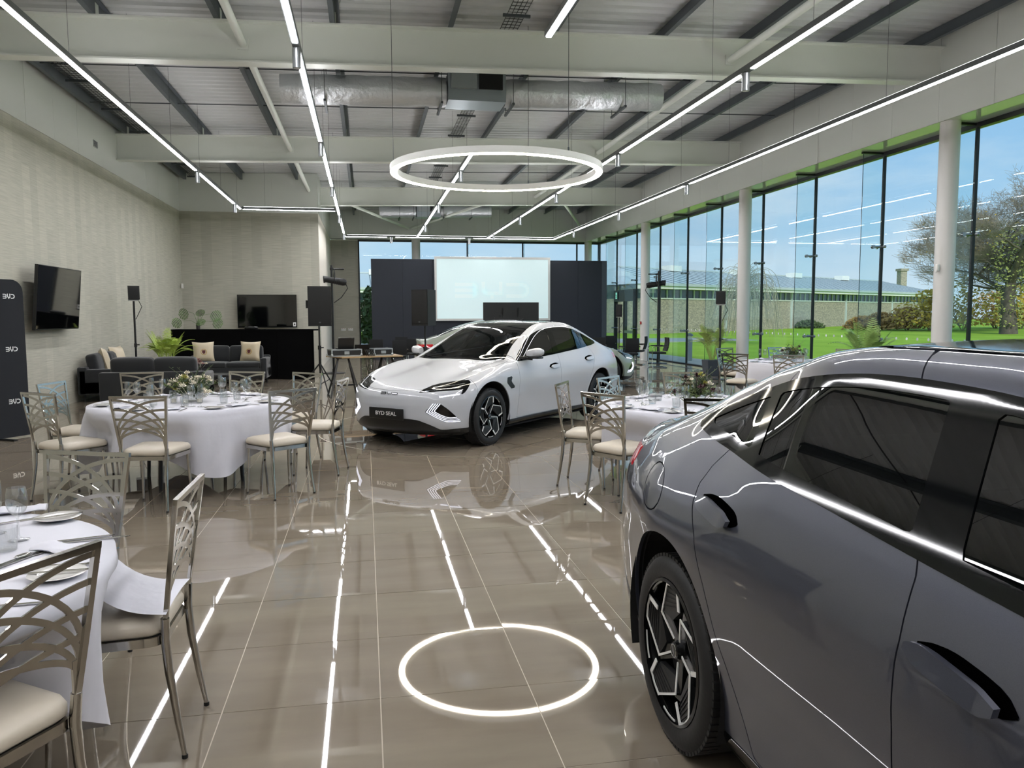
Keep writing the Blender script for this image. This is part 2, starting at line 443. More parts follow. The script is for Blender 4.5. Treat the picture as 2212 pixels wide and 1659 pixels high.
def wall(name, x0, x1, y0, y1, z0, z1, m):
    o = MB().box(x0, x1, y0, y1, z0, z1).build(name, m); o['kind'] = 'structure'; return o
WT = 4.75
wall('wall_left', XL-0.25, XL, YF, YA+0.2, 0, WT, M_wall)
wall('wall_alcove', XL, XA, YA, YA+0.2, 0, WT, M_wall)
wall('wall_return', XA-0.2, XA, YA+0.2, YB, 0, HEAD-0.02, M_plain)
wall('wall_back', XA, -0.22, YB, YB+0.25, 0, HEAD, M_wall)
wall('wall_rear', XL, XR, YF-0.25, YF, 0, 6.2, M_plain)
# white fascia panels above the walls: each panel a piece on a dark backing
def fascia(name, p0, p1, z0, ztop, nrm, width, label_side):
    """row of panels from p0 to p1 (xy); nrm points into the room"""
    P0, P1 = Vector(p0), Vector(p1); L = (P1-P0).length; d = (P1-P0)/L; nv = Vector(nrm)
    b = MB(); q = [P0, P1, P1-nv*0.12, P0-nv*0.12]
    b.add([(a.x, a.y, z0+0.002) for a in q]+[(a.x, a.y, ztop(a.x)) for a in q], [(0,3,2,1),(4,5,6,7),(0,1,5,4),(1,2,6,5),(2,3,7,6),(3,0,4,7)])
    root = b.build(name, M_white); root['kind'] = 'structure'
    k = max(1, round(L/width)); w = L/k
    for i in range(k):
        a = P0+d*(i*w+0.003); c = P0+d*((i+1)*w-0.003); q = [a, c, c+nv*0.012, a+nv*0.012]
        jit = [RND.uniform(0, 0.003) for _ in range(2)]
        q[2] = q[2]+nv*jit[0]; q[3] = q[3]+nv*jit[1]
        pb = MB(); pb.add([(a_.x, a_.y, z0) for a_ in q]+[(a_.x, a_.y, ztop(a_.x)) for a_ in q], [(0,1,2,3),(4,7,6,5),(0,4,5,1),(1,5,6,2),(2,6,7,3),(3,7,4,0)])
        pb.build('panel', M_fascia, root)
    return root
XFZ = 9.60
fascia('trim_1', (XFZ, YF), (XFZ, YB-0.4), HEAD+0.02, zdeck, (-1, 0), 1.2, 'r')
fascia('trim_2', (XL, YF), (XL, YA), WT, zdeck, (1, 0), 1.2, 'l')
fascia('trim_3', (XL, YA), (XA, YA), WT, zdeck, (0, -1), 1.2, 'a')
fascia('trim_4', (XA, YA), (XA, YB-0.4), HEAD-0.02, zdeck, (1, 0), 1.2, 'b')
fascia('trim_5', (XA, YB-0.4), (XFZ, YB-0.4), HEAD+0.02, zdeck, (0, -1), 1.2, 'c')
# glossy soffit between fascia and glass
sf = MB().box(XFZ-0.01, XR+0.35, YF, YB+0.3, HEAD+0.02, HEAD+0.10).box(XA, XFZ, YB-0.41, YB+0.3, HEAD+0.02, HEAD+0.10).build('ceiling_soffit', mat('glossy_soffit', 'd6dad6', 0.06, spec=0.9)); sf['kind'] = 'structure'
# ---- roof deck: trapezoidal ribs running across the room
dk = MB(); per = 0.25
prof = [(0, 0), (0.045, -0.035), (0.125, -0.035), (0.17, 0)]
ys = []; 
y = YF-0.2
while y < YB+0.6:
    ys += [(y+a, h) for a, h in prof]; y += per
xs = (XL-0.5, XR+0.8)
vs = []; 
for (yy, h) in ys: vs += [(xs[0], yy, zdeck(xs[0])+0.045+h), (xs[1], yy, zdeck(xs[1])+0.045+h)]
dk.add(vs, [(2*i, 2*i+2, 2*i+3, 2*i+1) for i in range(len(ys)-1)])
ceil = dk.build('ceiling', M_deck); ceil['kind'] = 'structure'
MB().add([(xs[0], YF-0.6, zdeck(xs[0])+0.12), (xs[1], YF-0.6, zdeck(xs[1])+0.12), (xs[1], YB+0.9, zdeck(xs[1])+0.12), (xs[0], YB+0.9, zdeck(xs[0])+0.12),
          (xs[0], YF-0.6, zdeck(xs[0])+0.3), (xs[1], YF-0.6, zdeck(xs[1])+0.3), (xs[1], YB+0.9, zdeck(xs[1])+0.3), (xs[0], YB+0.9, zdeck(xs[0])+0.3)],
         [(0,3,2,1),(4,5,6,7),(0,1,5,4),(1,2,6,5),(2,3,7,6),(3,0,4,7)]).build('roof_sheet', mat('roof_outer', '8f969b', 0.6), ceil)
# ---- steel beams
BEAMS = [(-2.6, XL, XFZ), (4.7, XL, XFZ), (12.0, XL, XFZ), (19.2, XL, XFZ), (26.55, XA, XFZ)]
bl = ['white steel roof beam behind the camera', 'white steel roof beam just above the frame', 'white steel roof beam nearest the camera, crossing the whole ceiling',
      'white steel roof beam beyond the foil duct, behind the ring light', 'farthest white steel roof beam, above the reception wall corner']
def sloped_box(b, x0, x1, y0, y1, dz0, dz1):
    b.add([(x0,y0,zb(x0)+dz0),(x1,y0,zb(x1)+dz0),(x1,y1,zb(x1)+dz0),(x0,y1,zb(x0)+dz0),(x0,y0,zb(x0)+dz1),(x1,y0,zb(x1)+dz1),(x1,y1,zb(x1)+dz1),(x0,y1,zb(x0)+dz1)],
          [(0,3,2,1),(4,5,6,7),(0,1,5,4),(1,2,6,5),(2,3,7,6),(3,0,4,7)])
for (yb, xa, xb), lab in zip(BEAMS, bl):
    t = thing('roof_beam', lab, 'beam', (0, 0, 0), group='roof beams')
    for nm, (ya, yc, d0, d1) in (('bottom_flange', (-.11, .11, 0, .022)), ('web', (-.008, .008, .022, BD-.022)), ('top_flange', (-.11, .11, BD-.022, BD))):
        b = MB(); sloped_box(b, xa+0.002, xb-0.014, yb+ya, yb+yc, d0, d1); b.build(nm, M_white, t)
# ---- purlins (zed section) with cleats
PX = [-5.15, -3.55, -1.93, -0.35, 1.35, 2.95, 4.70, 6.15, 7.75, 9.2]
bays = [(YF, -2.6), (-2.6, 4.7), (4.7, 12.0), (12.0, 19.2), (19.2, 26.55), (26.55, YB-0.55)]
ord_ = ['first', 'second', 'third', 'fourth', 'fifth', 'sixth', 'seventh', 'eighth', 'ninth', 'tenth']
for k, px_ in enumerate(PX):
    t = thing('purlin', 'dark grey steel purlin under the roof deck, %s from the left wall' % ord_[k], 'purlin', group='roof purlins')
    ya, yz = YF+0.05, (YA-0.05 if px_ < XA else YB-0.45)
    z0 = zb(px_)+BD; b = MB()
    b.box(px_-.004, px_+.004, ya, yz, z0+.004, z0+.20).box(px_-.07, px_, ya, yz, z0+.002, z0+.008).box(px_, px_+.07, ya, yz, z0+.192, z0+.20)
    b.build('zed_section', M_purlin, t)
    for (yb, xa, xb) in BEAMS[2:]:
        if yb < yz: MB().box(px_+.006, px_+.014, yb-.06, yb+.06, z0, z0+.17).build('cleat', M_white, t)
# anti-sag rods across each bay
for (y0, y1) in bays[2:5]:
    for q, fr in enumerate((0.33, 0.66)):
        yy = y0+(y1-y0)*fr
        for a, c in zip(PX[:-1], PX[1:]):
            if y0 > 19 and a < XA: continue
            if y0 < 5 and fr < .5: continue
            o = MB().cyl((a, yy, zb(a)+BD+.07), (c, yy, zb(c)+BD+.07), 0.011, 8).build('sag_rod', M_rod)
            k_ = PX.index(a); tag(o, 'thin dark rod between %s and %s purlins from left, %s bay, %s row' % (ord_[k_], ord_[k_+1], {4.7: 'nearest', 12.0: 'middle', 19.2: 'far'}[y0], ('near', 'far')[q]), 'rod', 'sag rods between the purlins')
# eaves struts: white tubes between the beams
for (tx, ly, side) in ((-1.63, bays[2:5], 'left'), (5.78, bays[2:5], 'right')):
    for (y0, y1) in ly:
        nm = {4.7: 'nearest', 12.0: 'second', 19.2: 'third', -2.6: 'overhead'}[y0]
        t = thing('roof_strut', '%s white tubular roof strut on the %s of the ring light' % (nm, side), 'strut', group='white roof struts')
        zz = zb(tx)+0.27
        MB().cyl((tx, y0+.05, zz), (tx, y1-.05, zz), 0.055, 16).build('tube', M_white, t)
        for yy in (y0+.02, y1-.05): MB().box(tx-.075, tx+.075, yy, yy+.03, zz-.075, zz+.075).build('end_plate', M_white, t)
for a, c, w in (((-1.0, 26.7, 5.50), (1.84, 33.3, 5.25), 'left'), ((4.5, 26.7, 5.55), (1.95, 33.3, 5.25), 'middle'), ((6.7, 26.7, 5.65), (9.3, 33.3, 5.4), 'right')):
    t = thing('roof_strut', 'white diagonal bracing tube beyond the farthest beam, %s of three' % w, 'strut', group='white roof struts')
    MB().cyl(a, c, 0.05, 12).build('tube', M_white, t)
# ---- columns
for yc, w in ((11.93, 'round white column nearest the camera, beside the big bare tree'), (19.18, 'round white column behind the far dining table'), (26.56, 'round white column beside the black visitor chairs'), (33.84, 'round white column in the far glass corner'),):
    t = thing('column', w, 'column', (XFZ+0.17, yc, 0), group='round white columns along the glass')
    b = MB(); b.tube([(0,0,0),(0,0,HEAD+.02)], .16, 32, cap=False); b.build('shaft', mat('column_paint', 'd5d3cf', 0.4), t)
    MB().lathe([(.163,0),(.175,0),(.175,.012),(.163,.012)], 32).build('base_ring', M_white, t)
t = thing('column', 'round white column in front of the far window, left of the screen', 'column', (2.17, YB-.3, 0), group='round white columns along the glass')
MB().tube([(0,0,0),(0,0,HEAD+.02)], .18, 28, cap=False).build('shaft', mat('column_paint', 'd5d3cf', 0.4), t)
MB().lathe([(.183,0),(.195,0),(.195,.012),(.183,.012)], 28).build('base_ring', M_white, t)
for yc, zc_, w in ((11.93, 2.38, 'small white sensor on the nearest round column'),):
    t = thing('motion_sensor', w, 'sensor', (XFZ+0.17-.155, yc-.06, zc_))
    MB().rbox(-.05,.0,-.03,.03,-.06,.06,.012).build('housing', mat('sensor_plastic','e4e2dd',.4), t)
    MB().rbox(-.06,-.045,-.02,.02,-.09,-.04,.008).build('lens', mat('sensor_lens','d8d6d0',.2), t)
# ---- right glass wall
M_glass = glassy('window_glass', (0.955, 0.985, 0.985), 0.0, 1.5, 0.22)
M_fin = glassy('glass_fin', (0.90, 0.965, 0.97), 0.0, 1.5, 0.8)
M_edge = mat('glass_edge_green', '16323a', 0.15)
M_steel = mat('brushed_steel', '8f9092', 0.3, 1.0)
M_sil = mat('black_silicone', '0d1113', 0.5)
MUL = [11.93-2.43*k for k in range(7, 0, -1)]+[11.93+2.43*k for k in range(0, 10)]
w1 = struct('window_1')
DOT = mat('frosted_dot', 'e8eef0', 0.6)
ends = [YF]+MUL+[YB]
for a, c in zip(ends[:-1], ends[1:]):
    MB().box(XR, XR+.02, a+.008, c-.008, .02, HEAD-.02).build('pane', M_glass, w1)
dm = MB(); n = 10
dm.add([(0, .03*math.cos(2*PI*k/n), .03*math.sin(2*PI*k/n)) for k in range(n)], [tuple(range(n))]); dot_me = None
for k, y in enumerate(MUL):
    MB().box(XR-.025, XR+.03, y-.022, y+.022, .01, HEAD).build('mullion', M_sil, w1)
    if y > 4:
        MB().box(XR-.47, XR-.026, y-.008, y+.008, .01, HEAD-.02).build('glass_fin', M_fin, w1)
        MB().box(XR-.475, XR-.470, y-.008, y+.008, .01, HEAD-.02).build('fin_edge', M_edge, w1)
        MB().box(XR-.50, XR-.02, y-.03, y+.03, HEAD-.02, HEAD+.018).build('fin_bracket', M_dark, w1)
        for zc_ in (1.09, 2.95):
            b = MB().cyl((XR-.17, y, zc_), (XR-.02, y, zc_), .022, 12).cyl((XR-.02, y-.13, zc_), (XR-.02, y+.13, zc_), .017, 10)
            for s_ in (-1, 1): b.cyl((XR-.035, y+s_*.12, zc_), (XR+.0, y+s_*.12, zc_), .032, 14)
            b.cyl((XR-.19, y-.03, zc_), (XR-.19, y+.03, zc_), .035, 14)
            b.build('patch_fitting', M_steel, w1)
yy = 6.0
while yy < 27:
    if dot_me is None: o = dm.build('frosted_dot', DOT, w1); dot_me = o.data
    else: o = link('frosted_dot', dot_me, w1)
    o.location = (XR-.003, yy, 1.12); yy += 0.30
MB().box(XR-.05, XR+.06, YF, YB, HEAD-.06, HEAD+.02).build('head_frame', M_dark, w1)
MB().box(XR-.04, XR+.05, YF, YB, -.01, .03).build('sill_frame', M_dark, w1)
# drainage grille line along the glass
MB().box(XR-.75, XR-.67, YF, YB, -.001, .002).build('floor_grille', M_dark, floor)
# ---- far window wall
w2 = struct('window_2')
hx = [-0.22, 2.17, 4.4, 6.85, 9.3, XR]
for a, c in zip(hx[:-1], hx[1:]):
    MB().box(a+.008, c-.008, YB, YB+.02, .02, HEAD-.02).build('pane', M_glass, w2)
for x in hx: MB().box(x-.03, x+.03, YB-.03, YB+.03, .01, HEAD).build('mullion', M_sil, w2)
MB().box(-.25, XR, YB-.03, YB+.05, HEAD-.05, HEAD+.02).build('head_frame', M_dark, w2)
MB().box(-.25, XR, YB-.03, YB+.05, -.01, .04).build('sill_frame', M_dark, w2)
for x in hx[2:4]: MB().box(x-.008, x+.008, YB-.40, YB-.03, .01, HEAD-.02).build('glass_fin', M_fin, w2)
# ---- light tracks
M_trk = mat('track_aluminium', '6b6e70', 0.45, 0.4)
M_spot = mat('spot_aluminium', '8d9092', 0.35, 0.8)
M_led = emitter('track_diffuser', 'fdfcff', TRACK_LIGHT)
ZT = 4.5
M_up = emitter('added_uplight_glow', 'fdfcff', ADDED_UPLIGHT)
def track(x, y0, y1, spots, label, gaps=(), horiz=False):
    t = thing('light_track', label, 'light', group='suspended light tracks')
    def B_(a, c, w0, w1, z0, z1):
        return (MB().box(x+w0, x+w1, a, c, z0, z1) if not horiz else MB().box(a, c, x+w0, x+w1, z0, z1))
    B_(y0, y1, -.04, .04, ZT+.008, ZT+.075).build('housing', M_trk, t)
    B_(y0+.05, y1-.05, -.03, .03, ZT+.075, ZT+.080).build('added_uplight_strip', M_up, t)  # hidden glowing strip added on the housing to brighten the ceiling deck
    cuts = [y0+.02]
    for s_ in spots: cuts += [s_-.16, s_+.16]
    cuts.append(y1-.02)
    for a, c in zip(cuts[0::2], cuts[1::2]):
        if c-a > .1:
            k = max(1, math.ceil((c-a)/2.6))
            for q in range(k):
                B_(a+(c-a)*q/k+.004, a+(c-a)*(q+1)/k-.004, -.026, .026, ZT, ZT+.012).build('diffuser', M_led, t)
    for s_ in spots:
        lx, ly = (x, s_) if not horiz else (s_, x)
        b = MB().cyl((lx, ly, ZT-.21), (lx, ly, ZT+.0), .045, 20); o = b.build('spot_head', M_spot, t)
        MB().lathe([(.0,ZT-.2102),(.02,ZT-.2102),(.036,ZT-.211)], 16, Matrix.Translation((lx,ly,0))).build('spot_lens', mat('spot_lens', 'dfe3e6', .2), t)
        MB().cyl((lx, ly, ZT), (lx, ly, ZT+.02), .02, 10).build('spot_neck', M_trk, t)
    yy = y0+.6
    while yy < y1:
        lx, ly = (x, yy) if not horiz else (yy, x)
        MB().cyl((lx, ly, ZT+.07), (lx, ly, zdeck(lx)+.0), .0025, 5).build('suspension_wire', M_rod, t)
        yy += 2.4
    return t
track(-3.27, YF+1, 22.5, [2.4, 7.3, 12.2-0.0, 16.96, 21.6][3:], 'long lit track over the tan left wall, leftmost of the five')
track(-0.68, YF+1, 29.5, [-.2, 4.4, 9.08, 13.88, 18.45, 23.5, 28.5], 'long lit track second from the left, left of the ring light')
track(1.95, YF+1, 8.3, [], 'short lit track ending in front of the ring light')
track(1.95, 14.4, 29.5, [16.0, 20.87, 25.55], 'lit track behind the ring light, ending over the screen')
track(4.58, YF+1, 29.5, [4.4, 9.05, 13.93, 18.62, 23.12, 28.0], 'long lit track right of the ring light')
track(7.16, YF+1, 29.5, [16.85, 21.65, 26.58], 'long lit track nearest the window wall')
track(29.56, -0.64, 7.2, [1.0, 3.9], 'lit cross track running along the far end above the screen', horiz=True)
track(22.56, -3.23, -0.75, [], 'short lit cross track above the reception wall', horiz=True)
# ---- ring light
t = thing('ring_light', 'large round hanging ring light over the white car', 'light', (1.85, 11.03, 3.57))
RO = 1.48
MB().lathe([(RO-.10,0),(RO,0),(RO,.085),(RO-.10,.085)], 128, close=True).build('ring_housing', mat('ring_white', 'd9dad6', .4), t)
MB().lathe([(RO-.085,-.002),(RO-.012,-.002),(RO-.012,-.010),(RO-.085,-.010)], 128, close=True).build('ring_diffuser', emitter('ring_glow', 'fff3dc', RING_LIGHT), t)
for k in range(3):
    a = math.radians(60+120*k); cx, cy = (RO-.05)*math.cos(a), (RO-.05)*math.sin(a)
    b = MB().cyl((cx, cy, .085), (cx, cy, zdeck(1.85+cx)-3.57), .004, 6); b.cyl((cx, cy, .08), (cx, cy, .14), .012, 8); b.build('hanger_wire', M_rod, t)
# ---- foil ducts with fan units
def foil():
    m = bpy.data.materials.new('foil_insulation'); m.use_nodes = True; t_ = m.node_tree; b = t_.nodes['Principled BSDF']
    b.inputs['Base Color'].default_value = (.62,.64,.66,1); b.inputs['Metallic'].default_value = .75; b.inputs['Roughness'].default_value = .38
    co = t_.nodes.new('ShaderNodeTexCoord'); n = t_.nodes.new('ShaderNodeTexNoise'); n.inputs['Scale'].default_value = 9; n.inputs['Detail'].default_value = 6
    t_.links.new(co.outputs['Object'], n.inputs['Vector']); bp = t_.nodes.new('ShaderNodeBump'); bp.inputs['Strength'].default_value = .5; bp.inputs['Distance'].default_value = .05
    t_.links.new(n.outputs['Fac'], bp.inputs['Height']); t_.links.new(bp.outputs[0], b.inputs['Normal']); return m
M_foil = foil()
def duct(x0, x1, yc, r, label, unit):
    t = thing('foil_duct', label, 'duct')
    def seg(a, c, nm):
        pts = []; rr = []; k = max(2, int((c-a)/.12))
        for i in range(k+1):
            xx = a+(c-a)*i/k; pts.append((xx, yc, zb(xx)+BD-.27-.0)); rr.append(r*(1.0 if i % 4 else .955)+RND.uniform(-.006,.006))
        MB().tube(pts, rr, 22).build(nm, M_foil, t)
    seg(x0, unit[0]-.02, 'duct_run'); seg(unit[1]+.02, x1, 'duct_run')
    ux = (unit[0]+unit[1])/2; uz = zb(ux)+BD-.27
    MB().box(unit[0], unit[1], yc-.32, yc+.32, uz-.22, uz+.26).build('fan_casing', mat('fan_casing_steel','9aa3a8',.4,.5), t)
    MB().box(unit[0]+.05, unit[0]+.5, yc-.40, yc-.32, uz-.03, uz+.22).build('control_box', mat('control_box','8f9698',.5), t)
    MB().box(unit[1]-.48, unit[1]-.06, yc-.36, yc-.32, uz-.02, uz+.24).build('air_opening', M_dark, t)
    for xx in (unit[0]-.12, unit[1]+.12, x0+.75, x1-.8):
        MB().box(xx-.02, xx+.02, yc-.42, yc+.42, zb(xx)+BD-.27-r-.05, zb(xx)+BD-.27-r-.012).build('support_channel', M_rod, t)
        for s_ in (-.4,.4): MB().cyl((xx, yc+s_, zb(xx)+BD-.27-r-.05), (xx, yc+s_, zdeck(xx)), .006, 6).build('hanger_rod', M_rod, t)
duct(-1.35, 5.5, 14.3, .25, 'silver foil insulated duct with fan unit behind the nearest beam', (1.5, 2.52))
duct(0.6, 4.9, 30.6, .22, 'silver foil duct with fan unit near the far end of the ceiling', (2.0, 2.9))
# cable trays between purlins
for (x, ya, yz, lab) in ((-4.85, 5, 24.9, 'black wire cable tray along the left fascia'), (2.22, 5, 33, 'black wire cable tray along the middle of the ceiling')):
    t = thing('cable_tray', lab, 'cable tray'); z0 = zb(x)+BD+.06
    for sx in (-.13, -.065, 0, .065, .13): MB().box(x+sx-.004, x+sx+.004, ya, yz, z0-.004, z0+.004).build('tray_wire', M_dark, t)
    b = MB(); yy = ya
    while yy < yz: b.box(x-.13, x+.13, yy, yy+.006, z0-.01, z0-.003); yy += .12
    o = b.build('tray_cross_wires', M_dark, t); o['kind'] = 'stuff'
    yy = ya+.7
    while yy < yz:
        MB().box(x-.2, x+.2, yy, yy+.04, z0-.05, z0-.012).build('bracket', M_rod, t); yy += 1.9
# vent grille on left fascia
t = thing('vent_grille', 'small grey louvred vent high on the left fascia', 'vent', (XL+.016, 17.72, 5.14))
MB().box(0,.012,-.12,.12,-.07,.07).build('vent_frame', mat('vent_grey','9ea19e',.5), t)
for k in range(5): MB().box(.012,.02,-.1,.1,-.055+k*.024,-.043+k*.024).build('louvre', M_rod, t)
# ================================================================== saloon car
def pchip(xs, ys):
    xs = np.array(xs, float); ys = np.array(ys, float); h = np.diff(xs); d = np.diff(ys)/h; m = np.zeros_like(ys)
    for i in range(1, len(xs)-1):
        if d[i-1]*d[i] > 0:
            w1, w2 = 2*h[i]+h[i-1], h[i]+2*h[i-1]; m[i] = (w1+w2)/(w1/d[i-1]+w2/d[i])
    m[0] = d[0]; m[-1] = d[-1]
    def f(x):
        x = np.clip(x, xs[0], xs[-1]); i = np.clip(np.searchsorted(xs, x)-1, 0, len(h)-1); t = (x-xs[i])/h[i]
        return ((2*t**3-3*t**2+1)*ys[i]+(t**3-2*t**2+t)*h[i]*m[i]+(-2*t**3+3*t**2)*ys[i+1]+(t**3-t**2)*h[i]*m[i+1])
    return f
def smax(a, b, k):
    h = np.clip(0.5+0.5*(a-b)/k, 0, 1); return b*(1-h)+a*h+k*h*(1-h)
def sstep(a, b, x):
    t = np.clip((x-a)/(b-a), 0, 1); return t*t*(3-2*t)
# car space: x from the nose (0) to the tail (4.8), y half width, z up
c_top = pchip([-.2,0,.06,.15,.3,.6,.9,1.15,1.30,1.45,1.75,2.0,2.2,2.42,2.7,3.0,3.3,3.6,3.9,4.15,4.38,4.55,4.66,4.8,5.0],
              [.60,.672,.697,.727,.770,.842,.905,.951,.982,1.052,1.205,1.322,1.395,1.445,1.470,1.472,1.452,1.400,1.312,1.215,1.120,1.072,1.066,1.075,1.075])
c_plan = pchip([0,.35,.6,.88,1.2,1.6,2.1,2.7,3.2,3.5,3.8,4.1,4.4,4.6,4.8], [.87,.905,.925,.935,.925,.912,.908,.912,.922,.930,.930,.898,.838,.775,.68])
d_mid = pchip([.1,.18,.26,.36,.48,.60,.72,.82,.89,.95,1.02,1.1,1.25,1.4,1.55], [-.14,-.085,-.045,-.036,-.022,-.006,-.000,-.010,-.030,-.056,-.092,-.138,-.228,-.322,-.43])
d_end = pchip([.1,.18,.26,.36,.48,.60,.72,.80,.88,.95,1.02,1.1,1.25,1.4,1.55], [-.12,-.07,-.035,-.018,-.006,.000,-.002,-.010,-.035,-.075,-.125,-.175,-.27,-.37,-.48])
f_nose = pchip([.1,.17,.23,.30,.40,.50,.58,.64,.69,.74,.85], [.26,.10,.02,-.01,-.02,-.02,-.012,.006,.034,.10,.30])
r_tail = pchip([.1,.2,.28,.4,.55,.70,.82,.92,1.0,1.06,1.12], [4.50,4.60,4.69,4.765,4.80,4.785,4.755,4.735,4.735,4.748,4.75])
def Wside(x, z):
    a = sstep(1.25, 1.75, x)*(1-sstep(3.15, 3.6, x))
    w = c_plan(x)+d_mid(z)*a+d_end(z)*(1-a)
    # greenhouse narrows towards the tail
    w = w-0.10*sstep(3.2, 4.4, x)*sstep(1.0, 1.3, z)
    # haunch over the rear wheel
    return w+0.016*np.exp(-((x-3.85)/.42)**2-((z-.80)/.10)**2)
def Ztop(x, y):
    y = np.abs(y); q = (y/.7)**2
    ws = sstep(1.05, 1.5, x)*(1-sstep(2.2, 2.7, x)); bl = sstep(3.2, 3.8, x)*(1-sstep(4.35, 4.6, x))
    xe = x-0.08*q*ws+0.14*q*bl-0.05*q*(1-sstep(0.5,1.2,x))
    cab = sstep(1.4, 2.1, x)*(1-sstep(3.9, 4.4, x))
    hood = 1-sstep(1.0, 1.6, x)
    z = c_top(xe)-(.032*cab+.010*(1-cab))*q
    z = z+hood*sstep(.15,.8,x)*(.034*np.exp(-((y-.74)/.15)**2)-.022*np.exp(-((y-.43)/.17)**2))
    tail = sstep(4.3, 4.5, x)
    return z-tail*.05*sstep(.35,.9,y)
def carF(P):
    x, y, z = P[...,0], np.abs(P[...,1]), P[...,2]
    side = y-Wside(x, z); top = z-Ztop(x, y)
    front = f_nose(z)+0.37*(y/.87)**2.8-x
    rear = x-(r_tail(z)-0.20*(y/.8)**3)
    bot = 0.165+0.05*sstep(.6,.1,x)*0-z
    kst = 0.03+0.05*sstep(.3,.0,x*0)+0.03*(1-sstep(.7,1.5,x))
    g = smax(side, top, kst)
    g = smax(g, front, 0.07); g = smax(g, rear, 0.05)
    return smax(g, bot, 0.05)
def car_normal(P):
    e = 1e-3; N = np.zeros_like(P)
    for i in range(3):
        d = np.zeros(3); d[i] = e; N[...,i] = carF(P+d)-carF(P-d)
    return N/np.maximum(np.linalg.norm(N, axis=-1, keepdims=True), 1e-9)
def root(O, D, t1=3.0, n=34):
    lo = np.zeros(O.shape[:-1]); hi = np.full(O.shape[:-1], t1)
    for _ in range(n):
        mid = (lo+hi)/2; ins = carF(O+D*mid[...,None]) < 0
        lo = np.where(ins, mid, lo); hi = np.where(ins, hi, mid)
    return O+D*((lo+hi)/2)[...,None]
def car_grid(nu=190, nv=96):
    """rays from a spine, nose fan and tail fan; y>=0 half"""
    sx0, sx1 = 0.75, 4.15; zc = 0.52; rows = []
    th = np.concatenate([np.linspace(-90, -20, 14)[:-1], np.linspace(-20, 62, nv-34)[:-1], np.linspace(62, 90, 21)])  # angle from +y towards +z
    th = np.radians(th); O = []; D = []
    nose, tail = 44, 34
    for i in range(nose):
        a = math.radians(90*(1-i/nose)); O.append([(sx0,0,zc)]*len(th)); D.append([(-math.sin(a), math.cos(a)*math.cos(t), math.cos(a)*math.sin(t)) for t in th])
    for i in range(nu):
        x = sx0+(sx1-sx0)*i/(nu-1); O.append([(x,0,zc)]*len(th)); D.append([(0, math.cos(t), math.sin(t)) for t in th])
    for i in range(1, tail+1):
        a = math.radians(90*i/tail); O.append([(sx1,0,zc)]*len(th)); D.append([(math.sin(a), math.cos(a)*math.cos(t), math.cos(a)*math.sin(t)) for t in th])
    P = root(np.array(O, float), np.array(D, float)); P[:, 0, 1] = 0; P[:, -1, 1] = 0
    N = car_normal(P); N[:, 0, 1] = 0; N[:, -1, 1] = 0; N[0, :, 1] = 0; N[-1, :, 1] = 0
    nI, nJ = P.shape[:2]; idx = np.arange(nI*nJ).reshape(nI, nJ)
    F = [(idx[i,j], idx[i,j+1], idx[i+1,j+1], idx[i+1,j]) for i in range(nI-1) for j in range(nJ-1)]
    return P.reshape(-1,3), N.reshape(-1,3), F
def clip(mesh, fn):
    """keep the part of (V,N,F) where fn(V) <= 0, cutting faces cleanly"""
    V, N, F = mesh; s = fn(V); newV = []; newN = []; cut = {}; out = []; nV = len(V)
    def cp(a, b):
        k = (a, b) if a < b else (b, a)
        if k not in cut:
            t = s[a]/(s[a]-s[b]); p = V[a]+(V[b]-V[a])*t
            n_ = N[a]+(N[b]-N[a])*t; cut[k] = nV+len(newV); newV.append(p); newN.append(n_/max(np.linalg.norm(n_),1e-9))
        return cut[k]
    for f in F:
        neg = [s[i] <= 0 for i in f]
        if all(neg): out.append(f); continue
        if not any(neg): continue
        poly = []
        for q in range(len(f)):
            a, b = f[q], f[(q+1) % len(f)]
            if s[a] <= 0: poly.append(a)
            if (s[a] <= 0) != (s[b] <= 0): poly.append(cp(a, b))
        if len(poly) >= 3: out.append(tuple(poly))
    if newV: V = np.vstack([V, np.array(newV)]); N = np.vstack([N, np.array(newN)])
    used = np.array(sorted({i for f in out for i in f}), int)
    if len(used) == 0: return np.zeros((0,3)), np.zeros((0,3)), []
    rm = -np.ones(len(V), int); rm[used] = np.arange(len(used))
    return V[used], N[used], [tuple(int(rm[i]) for i in f) for f in out]
def polysdf(poly):
    """signed distance (negative inside) to a 2D polygon, vectorised"""
    A = np.array(poly, float); Bq = np.roll(A, -1, 0)
    def f(p):
        d = np.full(len(p), 1e9); sgn = np.zeros(len(p), bool)
        for a, b in zip(A, Bq):
            e = b-a; w = p-a; t = np.clip((w@e)/max(e@e, 1e-12), 0, 1); q = w-t[:,None]*e
            d = np.minimum(d, (q**2).sum(1))
            c = (a[1] > p[:,1]) != (b[1] > p[:,1])
            with np.errstate(divide='ignore', invalid='ignore'):
                xi = (b[0]-a[0])*(p[:,1]-a[1])/(b[1]-a[1])+a[0]
            sgn ^= c & (p[:,0] < xi)
        d = np.sqrt(d); return np.where(sgn, -d, d)
    return f
def crspline(pts, n=6, closed=False):
    P = [np.array(p, float) for p in pts]; out = []; m = len(P)
    for i in range(m if closed else m-1):
        p0 = P[(i-1) % m] if closed or i > 0 else 2*P[0]-P[1]; p1 = P[i]; p2 = P[(i+1) % m]
        p3 = P[(i+2) % m] if closed or i+2 < m else 2*P[-1]-P[-2]
        for k in range(n):
            t = k/n; out.append(tuple(0.5*((2*p1)+(-p0+p2)*t+(2*p0-5*p1+4*p2-p3)*t*t+(-p0+3*p1-3*p2+p3)*t**3)))
    if not closed: out.append(tuple(P[-1]))
    return out
def sideview(poly, off=0.0, xmin=None):
    s = polysdf(poly); return lambda V: s(V[:, [0, 2]])-off
